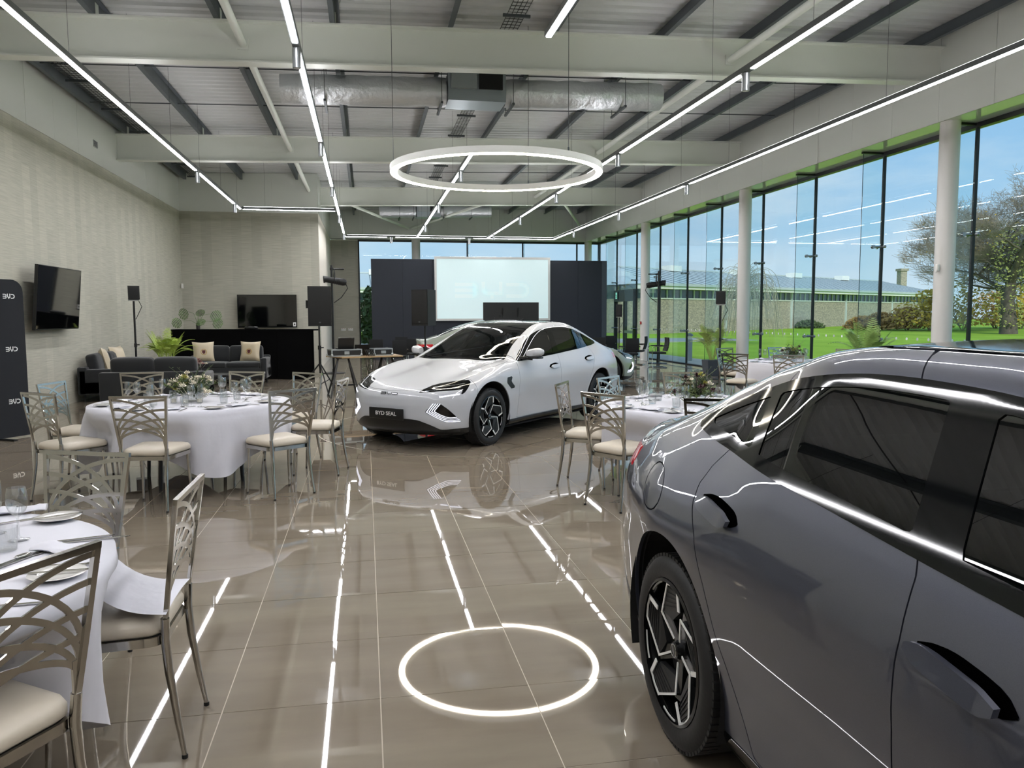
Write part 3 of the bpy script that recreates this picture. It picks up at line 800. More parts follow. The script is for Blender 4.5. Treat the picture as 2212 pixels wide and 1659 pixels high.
def topview(poly, off=0.0):
    s = polysdf(poly); return lambda V: s(V[:, [0, 1]])-off
def frontview(poly, off=0.0):
    s = polysdf(poly); return lambda V: s(V[:, [1, 2]])-off
neg = lambda f: (lambda V: -f(V))
RW = 0.343; XFW, XRW = 0.80, 3.70; ARCH = 0.405
def arch(V): return np.minimum(np.hypot(V[:,0]-XFW, V[:,2]-RW-.022), np.hypot(V[:,0]-XRW, V[:,2]-RW-.022))-ARCH
belt = pchip([1.3,1.55,2.0,2.5,3.0,3.4,3.7,3.95], [.962,.975,1.0,1.027,1.060,1.086,1.108,1.138])
DLO_up = crspline([(1.50,.985),(1.66,1.075),(1.90,1.195),(2.15,1.290),(2.45,1.352),(2.80,1.375),(3.10,1.370),(3.40,1.330),(3.65,1.262),(3.82,1.195),(3.92,1.148)], 5)
DLO = [(x, float(belt(x))) for x in np.linspace(3.88, 1.52, 22)]+DLO_up

# ---- part meshes of the saloon, made once and shared by the three cars
def polar_front(V): return np.stack([np.arctan2(np.abs(V[:,1]), .95-V[:,0]), V[:,2]], 1)
def polarview(poly, off=0.0):
    s = polysdf(poly); return lambda V: np.where(V[:,0] < .9, s(polar_front(V)), 1.0)-off
def both(*fs): return lambda V: np.maximum.reduce([f(V) for f in fs])
def either(*fs): return lambda V: np.minimum.reduce([f(V) for f in fs])
def above(z0): return lambda V: z0-V[:,2]
def offset(mesh, d): return mesh[0]+mesh[1]*d, mesh[1], mesh[2]
def car_mesh(name, mesh, sides, m, rim=0.014):
    """Blender mesh from half-body pieces; sides: +1, -1 or 0 for both halves joined"""
    V, N, F = mesh; vs = []; ns = []; fs = []
    for s_ in ((1, -1) if sides == 0 else (sides,)):
        o = len(vs); vs += [(v[0], v[1]*s_, v[2]) for v in V.tolist()]; ns += [(n_[0], n_[1]*s_, n_[2]) for n_ in N.tolist()]
        fs += [tuple(i+o for i in (f if s_ > 0 else f[::-1])) for f in F]
        if rim:
            ec = {}
            for f in F:
                for a, b in zip(f, f[1:]+f[:1]):
                    k = (a, b) if a < b else (b, a); ec[k] = None if k in ec else (a, b)
            for e in ec.values():
                if e is None: continue
                a, b = e
                if sides == 0 and abs(V[a][1]) < 1e-6 and abs(V[b][1]) < 1e-6: continue
                pa, pb = V[a], V[b]; qa, qb = pa-N[a]*rim, pb-N[b]*rim; o2 = len(vs)
                d = pb-pa; en = np.cross(d, N[a]); en = en/max(np.linalg.norm(en), 1e-9)
                vs += [(p[0], p[1]*s_, p[2]) for p in (pa, qa, qb, pb)]; ns += [(en[0], en[1]*s_, en[2])]*4
                q = (o2, o2+1, o2+2, o2+3); fs.append(q if s_ > 0 else q[::-1])
    me = bpy.data.meshes.new(name); me.from_pydata(vs, [], fs); me.materials.append(m)
    me.polygons.foreach_set('use_smooth', [True]*len(fs)); me.update(); me.normals_split_custom_set_from_vertices(ns)
    return me
def surf_polar(s, z, off=0.003):
    """points on the nose for arrays of (s, z)"""
    s = np.array(s, float); z = np.array(z, float)
    O = np.stack([np.full_like(s, .95), np.zeros_like(s), z], -1); D = np.stack([-np.cos(s), np.sin(s), np.zeros_like(s)], -1)
    P = root(O, D, 1.4); return P+car_normal(P)*off
def surf_side(x, z, off=0.003):
    x = np.array(x, float); z = np.array(z, float)
    O = np.stack([x, np.zeros_like(x), z], -1); D = np.zeros_like(O); D[...,1] = 1
    P = root(O, D, 1.4); return P+car_normal(P)*off
def ribbon(path, w, surf, name, m, n=6, off=0.004):
    """narrow strip on the body along a 2D path"""
    P = np.array(crspline(path, n)); T = np.gradient(P, axis=0); T /= np.maximum(np.linalg.norm(T, axis=1, keepdims=True), 1e-9)
    sc = np.array([0.55, 1.0]) if surf is surf_polar else np.array([1.0, 1.0])
    T2 = T*sc; T2 /= np.linalg.norm(T2, axis=1, keepdims=True); w = w if np.isscalar(w) else np.interp(np.linspace(0, 1, len(P)), np.linspace(0, 1, len(w)), w)[:,None]; Nn = np.stack([-T2[:,1], T2[:,0]], 1)*w/2/sc
    A = surf(P[:,0]+Nn[:,0], P[:,1]+Nn[:,1], off); Bq = surf(P[:,0]-Nn[:,0], P[:,1]-Nn[:,1], off)
    return A, Bq
def ribbon_mesh(pairs, name, m, sides=(1,), thick=0.004):
    vs = []; fs = []
    for (A, Bq) in pairs:
        NA, NB = car_normal(A), car_normal(Bq)
        for s_ in sides:
            o = len(vs); k = len(A); sg = np.array([1, s_, 1])
            for arr in (A, Bq, A-NA*thick, Bq-NB*thick): vs += (arr*sg).tolist()
            for i in range(k-1):
                qs = [(o+i, o+k+i, o+k+i+1, o+i+1), (o+i, o+i+1, o+2*k+i+1, o+2*k+i), (o+k+i, o+3*k+i, o+3*k+i+1, o+k+i+1)]
                fs += [q if s_ > 0 else q[::-1] for q in qs]
    me = bpy.data.meshes.new(name); me.from_pydata([tuple(v) for v in vs], [], fs); me.materials.append(m); me.update(); return me
CARG = {}
def car_pieces():
    base = car_grid(); up = clip(base, above(.30))
    lampP = [(.411,.667),(.48,.706),(.567,.739),(.66,.757),(.762,.771),(.88,.786),(.993,.798),(1.064,.799),(1.075,.785),(1.015,.724),(.952,.662),(.896,.636),(.946,.704),(.80,.693),(.676,.686),(.459,.670)]
    fogP = [(.595,.549),(.68,.549),(.762,.488),(.864,.39),(.903,.338),(.793,.328),(.709,.34),(.521,.434),(.504,.451),(.515,.468)]
    lipz = pchip([0,.255,.402,.505,.604,.696,.866,1.05,1.6], [.368,.366,.357,.325,.285,.244,.256,.264,.264])
    def lip(V):
        q = polar_front(V); return np.where(V[:,0] < .95, q[:,1]-lipz(q[:,0]), 1.0)
    lamp, fog = polarview(lampP), polarview(fogP)
    ventP = [(1.265,.803),(1.222,.738),(1.325,.655),(1.215,.650),(1.118,.728),(1.140,.792)]
    vent = sideview(ventP)
    edge = crspline([(1.313,0),(1.33,.3),(1.36,.55),(1.392,.70)], 5)[:-1]+crspline([(1.392,.70),(1.71,.604),(2.05,.558),(2.45,.510),(2.9,.500),(3.4,.475),(3.8,.47),(4.1,.50),(4.24,.515)], 5)[:-1]+crspline([(4.24,.515),(4.29,.30),(4.30,0)], 5)
    glassP = edge+[(4.30,-.3),(1.313,-.3)]
    top = topview(glassP); topg = lambda V: np.where(V[:,2] > .85, top(V), 1.0)
    side = sideview(DLO); fdoor = sideview([(1.455,.915),(1.44,.80),(1.405,.50),(1.40,.268),(2.51,.268),(2.505,.45),(2.503,.70),(2.522,.88),(2.55,1.0),(2.60,1.08),(2.9,1.45),(1.9,1.45),(1.50,1.02)])
    rdoor = sideview([(2.51,.268),(2.505,.45),(2.503,.70),(2.522,.88),(2.55,1.0),(2.60,1.08),(2.9,1.45),(3.40,1.45),(3.50,1.16),(3.56,1.09),(3.60,1.03),(3.605,.97),(3.57,.915),(3.47,.835),(3.375,.70),(3.30,.56),(3.215,.425),(3.12,.268)])
    skirt = lambda V: np.where((V[:,0] > .95) & (V[:,0] < 3.6), V[:,2]-.262, 1.0)
    rdiff = lambda V: np.where(V[:,0] > 3.9, V[:,2]-(.30+.10*np.clip((V[:,0]-4.0)/.7, 0, 1)), 1.0)
    hoodP = crspline([(.046,0),(.06,.18),(.10,.37),(.20,.52),(.36,.655),(.52,.745),(.75,.795),(1.0,.81),(1.2,.80),(1.38,.765)], 5)+[(1.36,.55),(1.33,.3),(1.313,0),(1.313,-.3),(.046,-.3)]
    hd = topview(hoodP); hood = lambda V: np.where((V[:,2] > .655) & (V[:,0] < 1.45), hd(V), 1.0)
    bump = lambda V: V[:,0]-(.48+.18*np.clip(V[:,2]-.55, 0, .3))
    tail = lambda V: np.where(V[:,0] > 4.38, np.abs(V[:,2]-.905-.02*np.clip(np.abs(V[:,1])/.8, 0, 1))-.042, 1.0)
    trunkP = [(4.30,-.3),(4.30,0),(4.29,.30),(4.245,.53),(4.40,.60),(4.62,.60),(4.9,.56),(4.9,-.3)]
    tk = topview(trunkP); trunk = lambda V: np.where(V[:,2] > .58, tk(V), 1.0)
    th = math.radians(20)
    def flap(V):
        dx, dz = V[:,0]-3.93, V[:,2]-.897; a = dx*math.cos(th)+dz*math.sin(th); b = -dx*math.sin(th)+dz*math.cos(th)
        return (np.hypot(a/.135, b/.060)-1)*.07
    g = .0022; G_ = lambda f: (lambda V: f(V)+g)        # shrink by the shut-line gap
    K = lambda f: (lambda V: g-f(V))                    # outside f, leaving the gap
    noarch = lambda V: -arch(V)
    P = {}
    hole = lambda V: -(side(V)+.012)
    tophole = lambda V: -(topg(V)+.004)
    core = clip(base, both(noarch, hole, tophole))
    P['hood'] = clip(core, both(G_(hood), K(lamp)))
    rest = clip(core, both(K(hood), lambda V: -lamp(V)-.002, lambda V: -fog(V)-.002, lambda V: -lip(V), lambda V: -skirt(V), lambda V: -rdiff(V)))
    P['front_bumper'] = clip(rest, both(G_(bump), lambda V: V[:,0]-.7))
    rest = clip(rest, K(bump))
    P['front_door'] = clip(rest, both(G_(fdoor), lambda V: -vent(V)))
    P['rear_door'] = clip(rest, G_(rdoor))
    rest = clip(rest, both(K(fdoor), K(rdoor), lambda V: -vent(V)-.002))
    P['front_wing'] = clip(rest, lambda V: V[:,0]-1.47+.0*V[:,2])
    rest = clip(rest, lambda V: 1.47-V[:,0])
    rest = clip(rest, lambda V: -tail(V))
    P['trunk_lid'] = clip(rest, both(G_(trunk), lambda V: .62-V[:,2]))
    rest = clip(rest, lambda V: np.where(V[:,2] > .62, g-trunk(V), -1.0))
    P['charge_flap'] = clip(rest, G_(flap)); P['side_body'] = rest; P['side_body_flap'] = clip(rest, K(flap))
    P['headlamp'] = offset(clip(up, both(lamp, lambda V: V[:,0]-.9)), .001); P['fog_vent'] = offset(clip(up, fog), -.004)
    P['wing_vent'] = offset(clip(up, vent), .002)
    P['splitter'] = offset(clip(base, both(lip, noarch, above(.172))), .004); P['side_skirt'] = offset(clip(base, both(skirt, noarch, above(.175))), .004)
    P['rear_diffuser'] = offset(clip(base, both(rdiff, noarch, above(.175))), .003)
    P['tail_lamp'] = offset(clip(up, tail), .002)
    # glazing
    ring = both(lambda V: side(V)-.006, lambda V: -(side(V)+.030))
    bl_, bh_ = lambda V: V[:,0]-(2.455+.36*(V[:,2]-1.03)), lambda V: V[:,0]-(2.60+.36*(V[:,2]-1.03))
    cl_, ch_ = lambda V: V[:,0]-(3.33+.57*(V[:,2]-1.09)), lambda V: V[:,0]-(3.40+.57*(V[:,2]-1.09))
    sw = clip(up, lambda V: side(V)-.006)
    P['window_trim'] = offset(clip(sw, either(lambda V: -(side(V)+.030), both(lambda V: -bl_(V), bh_), both(lambda V: -cl_(V), ch_))), .003)
    ins = clip(sw, lambda V: side(V)+.026)
    P['front_window'] = clip(ins, lambda V: bl_(V)-.004); P['rear_window'] = clip(ins, both(lambda V: -bh_(V)-.004, lambda V: cl_(V)-.004)); P['quarter_window'] = clip(ins, lambda V: -ch_(V)-.004)
    tg = clip(up, topg)
    P['windscreen_border'] = offset(clip(tg, both(lambda V: V[:,0]-2.12, lambda V: -(topg(V)+.045))), .001)
    P['windscreen'] = clip(tg, both(lambda V: V[:,0]-2.12, lambda V: topg(V)+.043))
    P['roof_glass'] = offset(clip(tg, both(lambda V: 2.12-V[:,0], lambda V: V[:,0]-3.42)), .001)
    P['rear_screen'] = offset(clip(tg, lambda V: 3.42-V[:,0]), .001)
    # dark liner just inside the shell
    lin_ = clip(base, both(noarch, lambda V: -(side(V)+.02), lambda V: -(topg(V)+.02)))
    P['cabin_liner'] = (lin_[0]-lin_[1]*.03, lin_[1], lin_[2])
    return P
BLK = mat('gloss_black_trim', '040506', 0.06, spec=.45)
SAT = mat('satin_black_plastic', '0a0b0c', 0.38)
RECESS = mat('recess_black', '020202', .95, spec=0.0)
LINER = mat('dark_cabin', '08090a', 0.8)
CHR = mat('bright_chrome', 'd4d6d8', 0.12, 1.0)
DARKGLASS = glassy('privacy_glass', (.022, .027, .03), 0.0, 1.5, 3.0)
CLEARG = glassy('windscreen_glass', (.42, .50, .50), 0.0, 1.5, 1.1)
SEAT = mat('dark_leather', '15171a', 0.45)
def make_wheel(parent, side, x, y):
    """alloy wheel; built facing +y, turned for the other side"""
    R_ = Matrix.Rotation(-PI/2, 4, 'X')        # lathe axis z -> y
    T_ = Matrix.Translation((x, side*y, RW)) @ (Matrix.Identity(4) if side > 0 else Matrix.Rotation(PI, 4, 'Z'))
    key = 'wheel'
    if key not in CARG:
        tyre = MB(); pr_ = [(.252,-.05),(.258,-.002),(.272,.004),(.300,.006),(.322,-.002),(.338,-.018),(.343,-.045),(.343,-.19),(.335,-.215),(.30,-.225),(.25,-.22)]
        tyre.lathe(pr_, 64, R_)
        for k in range(72):      # tread blocks at the shoulder
            a = 2*PI*k/72; M_ = Matrix.Rotation(-a, 4, 'Y')
            tyre.box(-.011, .011, -.075, -.012, .332, .3445, M_)
        rimm = MB(); rimm.lathe([(.245,.004),(.256,.0),(.256,-.012),(.243,-.02),(.236,-.06),(.225,-.20)], 64, R_)
        back = MB(); back.lathe([(.0,-.085),(.12,-.085),(.16,-.10),(.226,-.10)], 48, R_)
        disc = MB(); disc.lathe([(.07,-.070),(.165,-.070),(.165,-.085)], 48, R_)
        spokes = MB(); strips = MB(); panels = MB()
        def pp(r, deg, d=0.0):
            # clockwise seen from outside (+y): angle measured so that x grows to the left of the viewer
            a = math.radians(deg); return Vector((-r*math.cos(a), d, r*math.sin(a)))
        def strip(pts, w, d=0.0, tgt=strips, depth=.004):
            for (p, q) in zip(pts[:-1], pts[1:]):
                t = (q-p).normalized(); n_ = Vector((t.z, 0, -t.x))*w/2; e_ = t*w*.35
                a = [p+n_-e_, p-n_-e_, q-n_+e_, q+n_+e_]
                lo = [Vector((u.x, u.y-depth, u.z)) for u in a]
                tgt.add(a+lo, [(3,2,1,0),(0,1,5,4),(1,2,6,5),(2,3,7,6),(3,0,4,7)], False)
        for k in range(5):
            f = 137-72*k; R0 = .246
            A = pp(.046, f-2, -.030); Bc = pp(.150, f, -.014); Cc = pp(R0*.97, f-38, -.004); Dd = pp(R0*.985, f-60, -.004); Ee = pp(.180, f-66, -.008)
            strip([A, Bc, Cc], .0082); strip([Cc, pp(R0*.99, f-49, -.004), Dd], .0095); strip([Dd, Ee], .017)
            arcp = [pp(R0*.985, f-72-4*q, -.005) for q in range(7)]; strip(arcp, .006)
            strip([pp(.03, f-2, -.045), pp(.155, f-4, -.030)], .052, tgt=spokes, depth=.03)
            quad = [pp(.150, f-2, -.020), pp(R0*.96, f-39, -.010), pp(R0*.975, f-59, -.010), pp(.165, f-64, -.022), pp(.105, f-22, -.034)]
            lo = [Vector((u.x, u.y-.02, u.z)) for u in quad]; nq = len(quad)
            panels.add(quad+lo, [tuple(range(nq-1, -1, -1))]+[(i, (i+1) % nq, nq+(i+1) % nq, nq+i) for i in range(nq)], False)
            for q in range(5):   # fine ribs on the blade
                u0 = quad[1].lerp(quad[0], .12+.17*q); u1 = quad[2].lerp(quad[3], .12+.17*q)
                strip([u0+Vector((0,.003,0)), u1+Vector((0,.003,0))], .003, tgt=panels, depth=.004)
        cap = MB(); cap.lathe([(0,-.018),(.026,-.018),(.031,-.022),(.034,-.045)], 28, R_)
        capr = MB(); capr.lathe([(.021,-.0175),(.023,-.0165),(.025,-.0175)], 28, R_)
        M1, M2 = mat('tyre_rubber', '0c0c0d', 0.62, bump=(60, .1)), mat('rim_gloss_black', '0a0b0c', 0.25)
        CARG[key] = [(nm, b, m_) for nm, b, m_ in (('tyre', tyre, M1), ('rim', rimm, M2), ('rim_barrel', back, mat('barrel_black','050505',.6)), ('brake_disc', disc, mat('disc_iron','3a3a3c',.4,.8)),
            ('spoke', spokes, M2), ('blade', panels, mat('blade_dark','141516',.5)), ('silver_edge', strips, mat('machined_edge','e8e8e6',.3,.15)), ('hub_cap', cap, M2), ('cap_ring', capr, CHR))]
        CARG['wheel_me'] = []
        for nm, b, m_ in CARG[key]:
            o = b.build(nm, m_); CARG['wheel_me'].append((nm, o.data)); bpy.data.objects.remove(o)
    w = bpy.data.objects.new('wheel', None); COL.objects.link(w); w.parent = parent; w.matrix_local = T_
    for nm, me in CARG['wheel_me']:
        o = link(nm, me, w)
        if nm in ('spoke', 'blade', 'silver_edge'): o['kind'] = 'stuff'
    return w
def make_car(name, label, paint, M, plate=True):
    root_ = thing(name, label, 'car')
    if 'P' not in CARG:
        P = CARG['P'] = car_pieces(); CARG['me'] = {}
    P = CARG['P']
    def me(key, sides, m, rim=0.014, nm=None):
        k = (key, sides)
        if k not in CARG['me']: CARG['me'][k] = car_mesh(key, P[key], sides, m, rim)
        d = CARG['me'][k]
        o = link(nm or key, d, root_)
        o.data.materials[0] = o.data.materials[0] or m
        if o.data.materials[0] != m: o.material_slots[0].link = 'OBJECT'; o.material_slots[0].material = m
        return o
    for key in ('hood', 'front_bumper', 'trunk_lid'): me(key, 0, paint)
    for s_ in (1, -1):
        for key in ('front_wing', 'front_door', 'rear_door'): me(key, s_, paint)
        for key, m_ in (('headlamp', BLK), ('fog_vent', BLK), ('wing_vent', SAT), ('side_skirt', BLK), ('window_trim', BLK)): me(key, s_, m_, .006)
        for key in ('front_window', 'rear_window', 'quarter_window'): me(key, s_, DARKGLASS, 0)
    me('side_body_flap', 1, paint, nm='side_body'); me('side_body', -1, paint); me('charge_flap', 1, paint)
    for key, m_ in (('splitter', SAT), ('rear_diffuser', SAT), ('tail_lamp', mat('tail_lamp_red', '7a0710', .1, coat=1.0, emit=('ff2030', .25)))): me(key, 0, m_, .006)
    me('windscreen_border', 0, BLK, 0); me('windscreen', 0, CLEARG, 0); me('roof_glass', 0, BLK, .004); me('rear_screen', 0, BLK, .004); me('cabin_liner', 0, LINER, 0)
    # lights
    LED = emitter('led_white', 'eef0ff', 1.6)
    if 'drl' not in CARG:
        CARG['drl'] = {}
        for s_ in (1, -1):
            CARG['drl'][s_] = ribbon_mesh([ribbon([(.668,.622),(.779,.637),(.90,.652)], .014, surf_polar, 'd', LED)], 'day_light', LED, (s_,))
            lo = [(.602,.548),(.536,.465),(.541,.441),(.709,.353),(.794,.338),(.9,.343)]; li = [(.683,.546),(.621,.469),(.633,.449),(.70,.413),(.77,.390),(.858,.391)]
            pr_ = []
            for q in range(4):
                f = q/3.2; pr_.append(ribbon([((1-f)*a[0]+f*b[0], (1-f)*a[1]+f*b[1]) for a, b in zip(lo, li)], .0062, surf_polar, 'd', LED, off=.002))
            CARG['drl'][('fog', s_)] = [ribbon_mesh([x], 'fog_light_line', LED, (s_,)) for x in pr_]
            CARG['drl'][('in', s_)] = ribbon_mesh([ribbon([(.50,.682),(.70,.705),(.93,.722)], .006, surf_polar, 'd', LED, off=.004), ribbon([(.60,.722),(.80,.742),(1.0,.765)], .005, surf_polar, 'd', LED, off=.004)], 'lamp_detail', mat('lamp_chrome', '8a8f94', .2, 1.0), (s_,))
            # recessed pull handles, kept proud of the door
            for j, (x0, x1, z0, z1) in enumerate(((2.245, 2.505, .862, .874), (3.275, 3.560, .918, .932))):
                n = 14; xs_ = np.linspace(x0, x1, n); zs = np.linspace(z0, z1, n); h = np.full(n, .021); h[0] = .008; h[-1] = .006; h[1] = .016; h[-2] = .014; h[2] = .0195; h[-3] = .019
                prd = np.linspace(.034, .006, n); prd[0] = .028
                A = surf_side(xs_, zs+h, 0); Bq = surf_side(xs_, zs-h, 0); out_ = np.array([0,1,0])
                vs = np.concatenate([A+out_*prd[:,None], Bq+out_*prd[:,None], A+out_*(prd-.014)[:,None]*np.where(prd>.014,1,0)[:,None], Bq+out_*(prd-.014)[:,None]*np.where(prd>.014,1,0)[:,None]])*np.array([1,s_,1])
                fs = []
                for i in range(n-1): fs += [(i,n+i,n+i+1,i+1),(i,i+1,2*n+i+1,2*n+i),(n+i,3*n+i,3*n+i+1,n+i+1),(2*n+i,2*n+i+1,3*n+i+1,3*n+i)]
                fs += [(0,2*n,3*n,n),(n-1,2*n-1,4*n-1,3*n-1)]
                mh = bpy.data.meshes.new('door_handle'); mh.from_pydata([tuple(v) for v in vs], [], [f if s_ > 0 else f[::-1] for f in fs]); mh.update()
                for p_ in mh.polygons: p_.use_smooth = True
                mh.set_sharp_from_angle(angle=math.radians(35)); mh.materials.append(paint); CARG['drl'][('h', s_, j)] = mh
                # dark recess behind the handle
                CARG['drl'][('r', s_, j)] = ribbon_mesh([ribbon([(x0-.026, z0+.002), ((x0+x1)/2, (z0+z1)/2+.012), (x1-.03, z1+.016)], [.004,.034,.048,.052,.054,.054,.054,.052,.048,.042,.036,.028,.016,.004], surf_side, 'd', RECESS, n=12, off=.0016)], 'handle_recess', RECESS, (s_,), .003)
    for s_ in (1, -1):
        link('day_light', CARG['drl'][s_], root_); link('lamp_detail', CARG['drl'][('in', s_)], root_)['kind'] = 'stuff'
        for q in CARG['drl'][('fog', s_)]: link('fog_light_line', q, root_)
        for j in (0, 1):
            o = link('door_handle', CARG['drl'][('h', s_, j)], root_)
            if o.data.materials[0] != paint: o.material_slots[0].link = 'OBJECT'; o.material_slots[0].material = paint
            link('handle_recess', CARG['drl'][('r', s_, j)], root_)
        # door mirror
        b = MB(); nu_, nv_ = 20, 12; vs = []
        for i in range(nu_+1):
            f = i/nu_; y = .885+.195*f
            ry = math.sin(PI*min(1, max(0, .06+.94*f)))**.45 if f > .5 else (1-.28*(1-2*f)**2)
            for k in range(nv_):
                a_ = 2*PI*k/nv_; cx_, cz_ = math.cos(a_), math.sin(a_)
                x = 1.70+(.050 if cx_ > 0 else .105)*ry*math.copysign(abs(cx_)**.7, cx_); z = 1.062+.062*ry*math.copysign(abs(cz_)**.75, cz_)+.02*f
                vs.append((x+.05*f, s_*y, z))
        fs = [(i*nv_+k, i*nv_+(k+1) % nv_, (i+1)*nv_+(k+1) % nv_, (i+1)*nv_+k) for i in range(nu_) for k in range(nv_)]+[tuple(range(nv_)), tuple(range(nu_*nv_, (nu_+1)*nv_))]
        b.add(vs, [f if s_ < 0 else f[::-1] for f in fs], True)
        mo = b.build('door_mirror', paint, root_)
        b = MB().box(1.765, 1.775, .91, 1.04, 1.03, 1.11) if s_ > 0 else MB().box(1.765, 1.775, -1.04, -.91, 1.03, 1.11)
        b.build('mirror_glass', BLK, mo)
        MB().tube([(1.60, s_*.80, 1.0), (1.64, s_*.88, 1.005), (1.68, s_*.95, 1.005)], [.03,.022,.03], 10).build('mirror_arm', BLK, mo)
        b = MB(); y0, y1 = (.905, 1.06) if s_ > 0 else (-1.06, -.905); b.rbox(1.63, 1.77, y0, y1, .996, 1.022, .010, 2); b.build('mirror_base', BLK, mo)
    for x in (XFW, XRW):
        for s_ in (1, -1): make_wheel(root_, s_, x, .905)
    for x in (XFW, XRW):         # wheel housings
        for s_ in (1, -1):
            b = MB(); na = 30; vs = []
            for k in range(na+1):
                a_ = math.radians(-22+224*k/na); R2 = ARCH+.012; cx_, cz_ = x+R2*math.cos(a_), RW+.022+R2*math.sin(a_)
                vs += [(cx_, s_*.905, cz_), (cx_, s_*.56, cz_)]
            fs = [(2*k, 2*k+1, 2*k+3, 2*k+2) for k in range(na)]+[tuple(2*k+1 for k in range(na+1))]
            b.add(vs, fs, False)
            b.build('wheel_housing', mat('arch_liner', '050506', .9), root_)
    MB().box(.5, 4.3, -.78, .78, .150, .168).build('underbody', mat('underbody_black', '070707', .9), root_)
    # cabin
    def seat(x, y, w):
        st = MB().rbox(x, x+.50, y-w/2, y+w/2, .38, .56, .06, 3).build('seat', SEAT, root_)
        b = MB(); b.rbox(-.07, .07, -w/2, w/2, 0, .62, .05, 3); M_ = Matrix.Translation((x+.50, y, .50)) @ Matrix.Rotation(.32, 4, 'Y'); b.v = [tuple(M_ @ Vector(p)) for p in b.v]; b.build('backrest', SEAT, st)
        return st
    for y in (.37, -.37):
        st = seat(2.15, y, .48); MB().rbox(2.83, 2.92, y-.13, y+.13, 1.09, 1.27, .04, 3).build('headrest', SEAT, st)
    seat(3.05, 0, 1.25)
    b = MB(); b.rbox(1.42, 1.72, -.66, .66, .70, .925, .06, 3); b.build('dashboard', SEAT, root_)
    MB().box(1.715, 1.73, -.19, .19, .86, 1.05).build('centre_screen', BLK, root_)
    sw_ = MB(); M_ = Matrix.Translation((1.93, .37, .87)) @ Matrix.Rotation(math.radians(-62), 4, 'Y')
    ring_ = [tuple(M_ @ Vector((.175*math.cos(a), .185*math.sin(a), 0))) for a in np.linspace(0, 2*PI, 33)]
    sw_.tube(ring_, .015, 8, cap=False); sw_.box(-.03, .03, -.18, .18, -.012, .012, M_); sw_.box(-.17, 0, -.025, .025, -.012, .012, M_)
    sw_.build('steering_wheel', SEAT, root_)
    # nose emblem and plate
    e = surf_polar([0.0], [.645], .002)[0]; nrm = car_normal(e[None])[0]
    zx = Vector((0, -1, 0)); zz = Vector(nrm.tolist()); yy_ = zz.cross(zx)
    # read from the front: text runs towards -y ... viewer faces +x, his right is -y
    Mf = Matrix(((zx.x, yy_.x, zz.x, e[0]), (zx.y, yy_.y, zz.y, e[1]), (zx.z, yy_.z, zz.z, e[2]), (0,0,0,1)))
    logo_mesh(.25, .034, .006, Mf, .004).build('nose_emblem', mat('dark_chrome', '4a4a4c', .2, 1.0), root_)['kind'] = 'stuff'
    if plate:
        pl = MB().rbox(-.056, -.040, -.262, .262, .352, .482, .006, 2).build('number_plate', SAT, root_)
        MB().box(-.045, .02, -.2, .2, .36, .47).build('plate_mount', SAT, pl)
        Mp = Matrix(((0,0,-1,-.0565),(-1,0,0,0),(0,1,0,.417),(0,0,0,1)))
        text_obj('plate_lettering', 'BYD SEAL', .062, mat('plate_white', 'e8e8e6', .4), pl, Mp, .0006, sx=1.2, bold=.0007)
    root_.matrix_world = M
    return root_
KS = 1.03
def car_pose(hub, carpt, A):
    R_ = Matrix.Rotation(A, 3, 'Z') @ Vector((carpt[0]*KS, carpt[1]*KS, 0))
    return Matrix.Translation((hub[0]-R_.x, hub[1]-R_.y, 0)) @ Matrix.Rotation(A, 4, 'Z') @ Matrix.Scale(KS, 4)
PAINT_W = mat('pearl_white_paint', 'b2b5bb', 0.4, spec=.25, coat=1.0, coat_rough=.012)
PAINT_G = mat('slate_grey_metallic', '444753', 0.36, 0.6, coat=1.0, vary=(900, .12), coat_rough=.012)
PAINT_S = mat('sage_grey_paint', '8f978a', 0.3, 0.2, coat=1.0)
make_car('saloon_car', 'glossy white saloon car standing on the turntable under the ring light', PAINT_W, car_pose((1.516, 9.553), (.89, -.84), math.radians(46.6)))
make_car('saloon_car', 'dark slate grey saloon car filling the right foreground', PAINT_G, car_pose((1.144, 2.751), (3.81, .84), math.radians(90.0)), plate=False)
make_car('saloon_car', 'sage grey saloon car half hidden behind the white car', PAINT_S, car_pose((3.50, 17.3), (2.4, 0), math.radians(180-3)), plate=False)
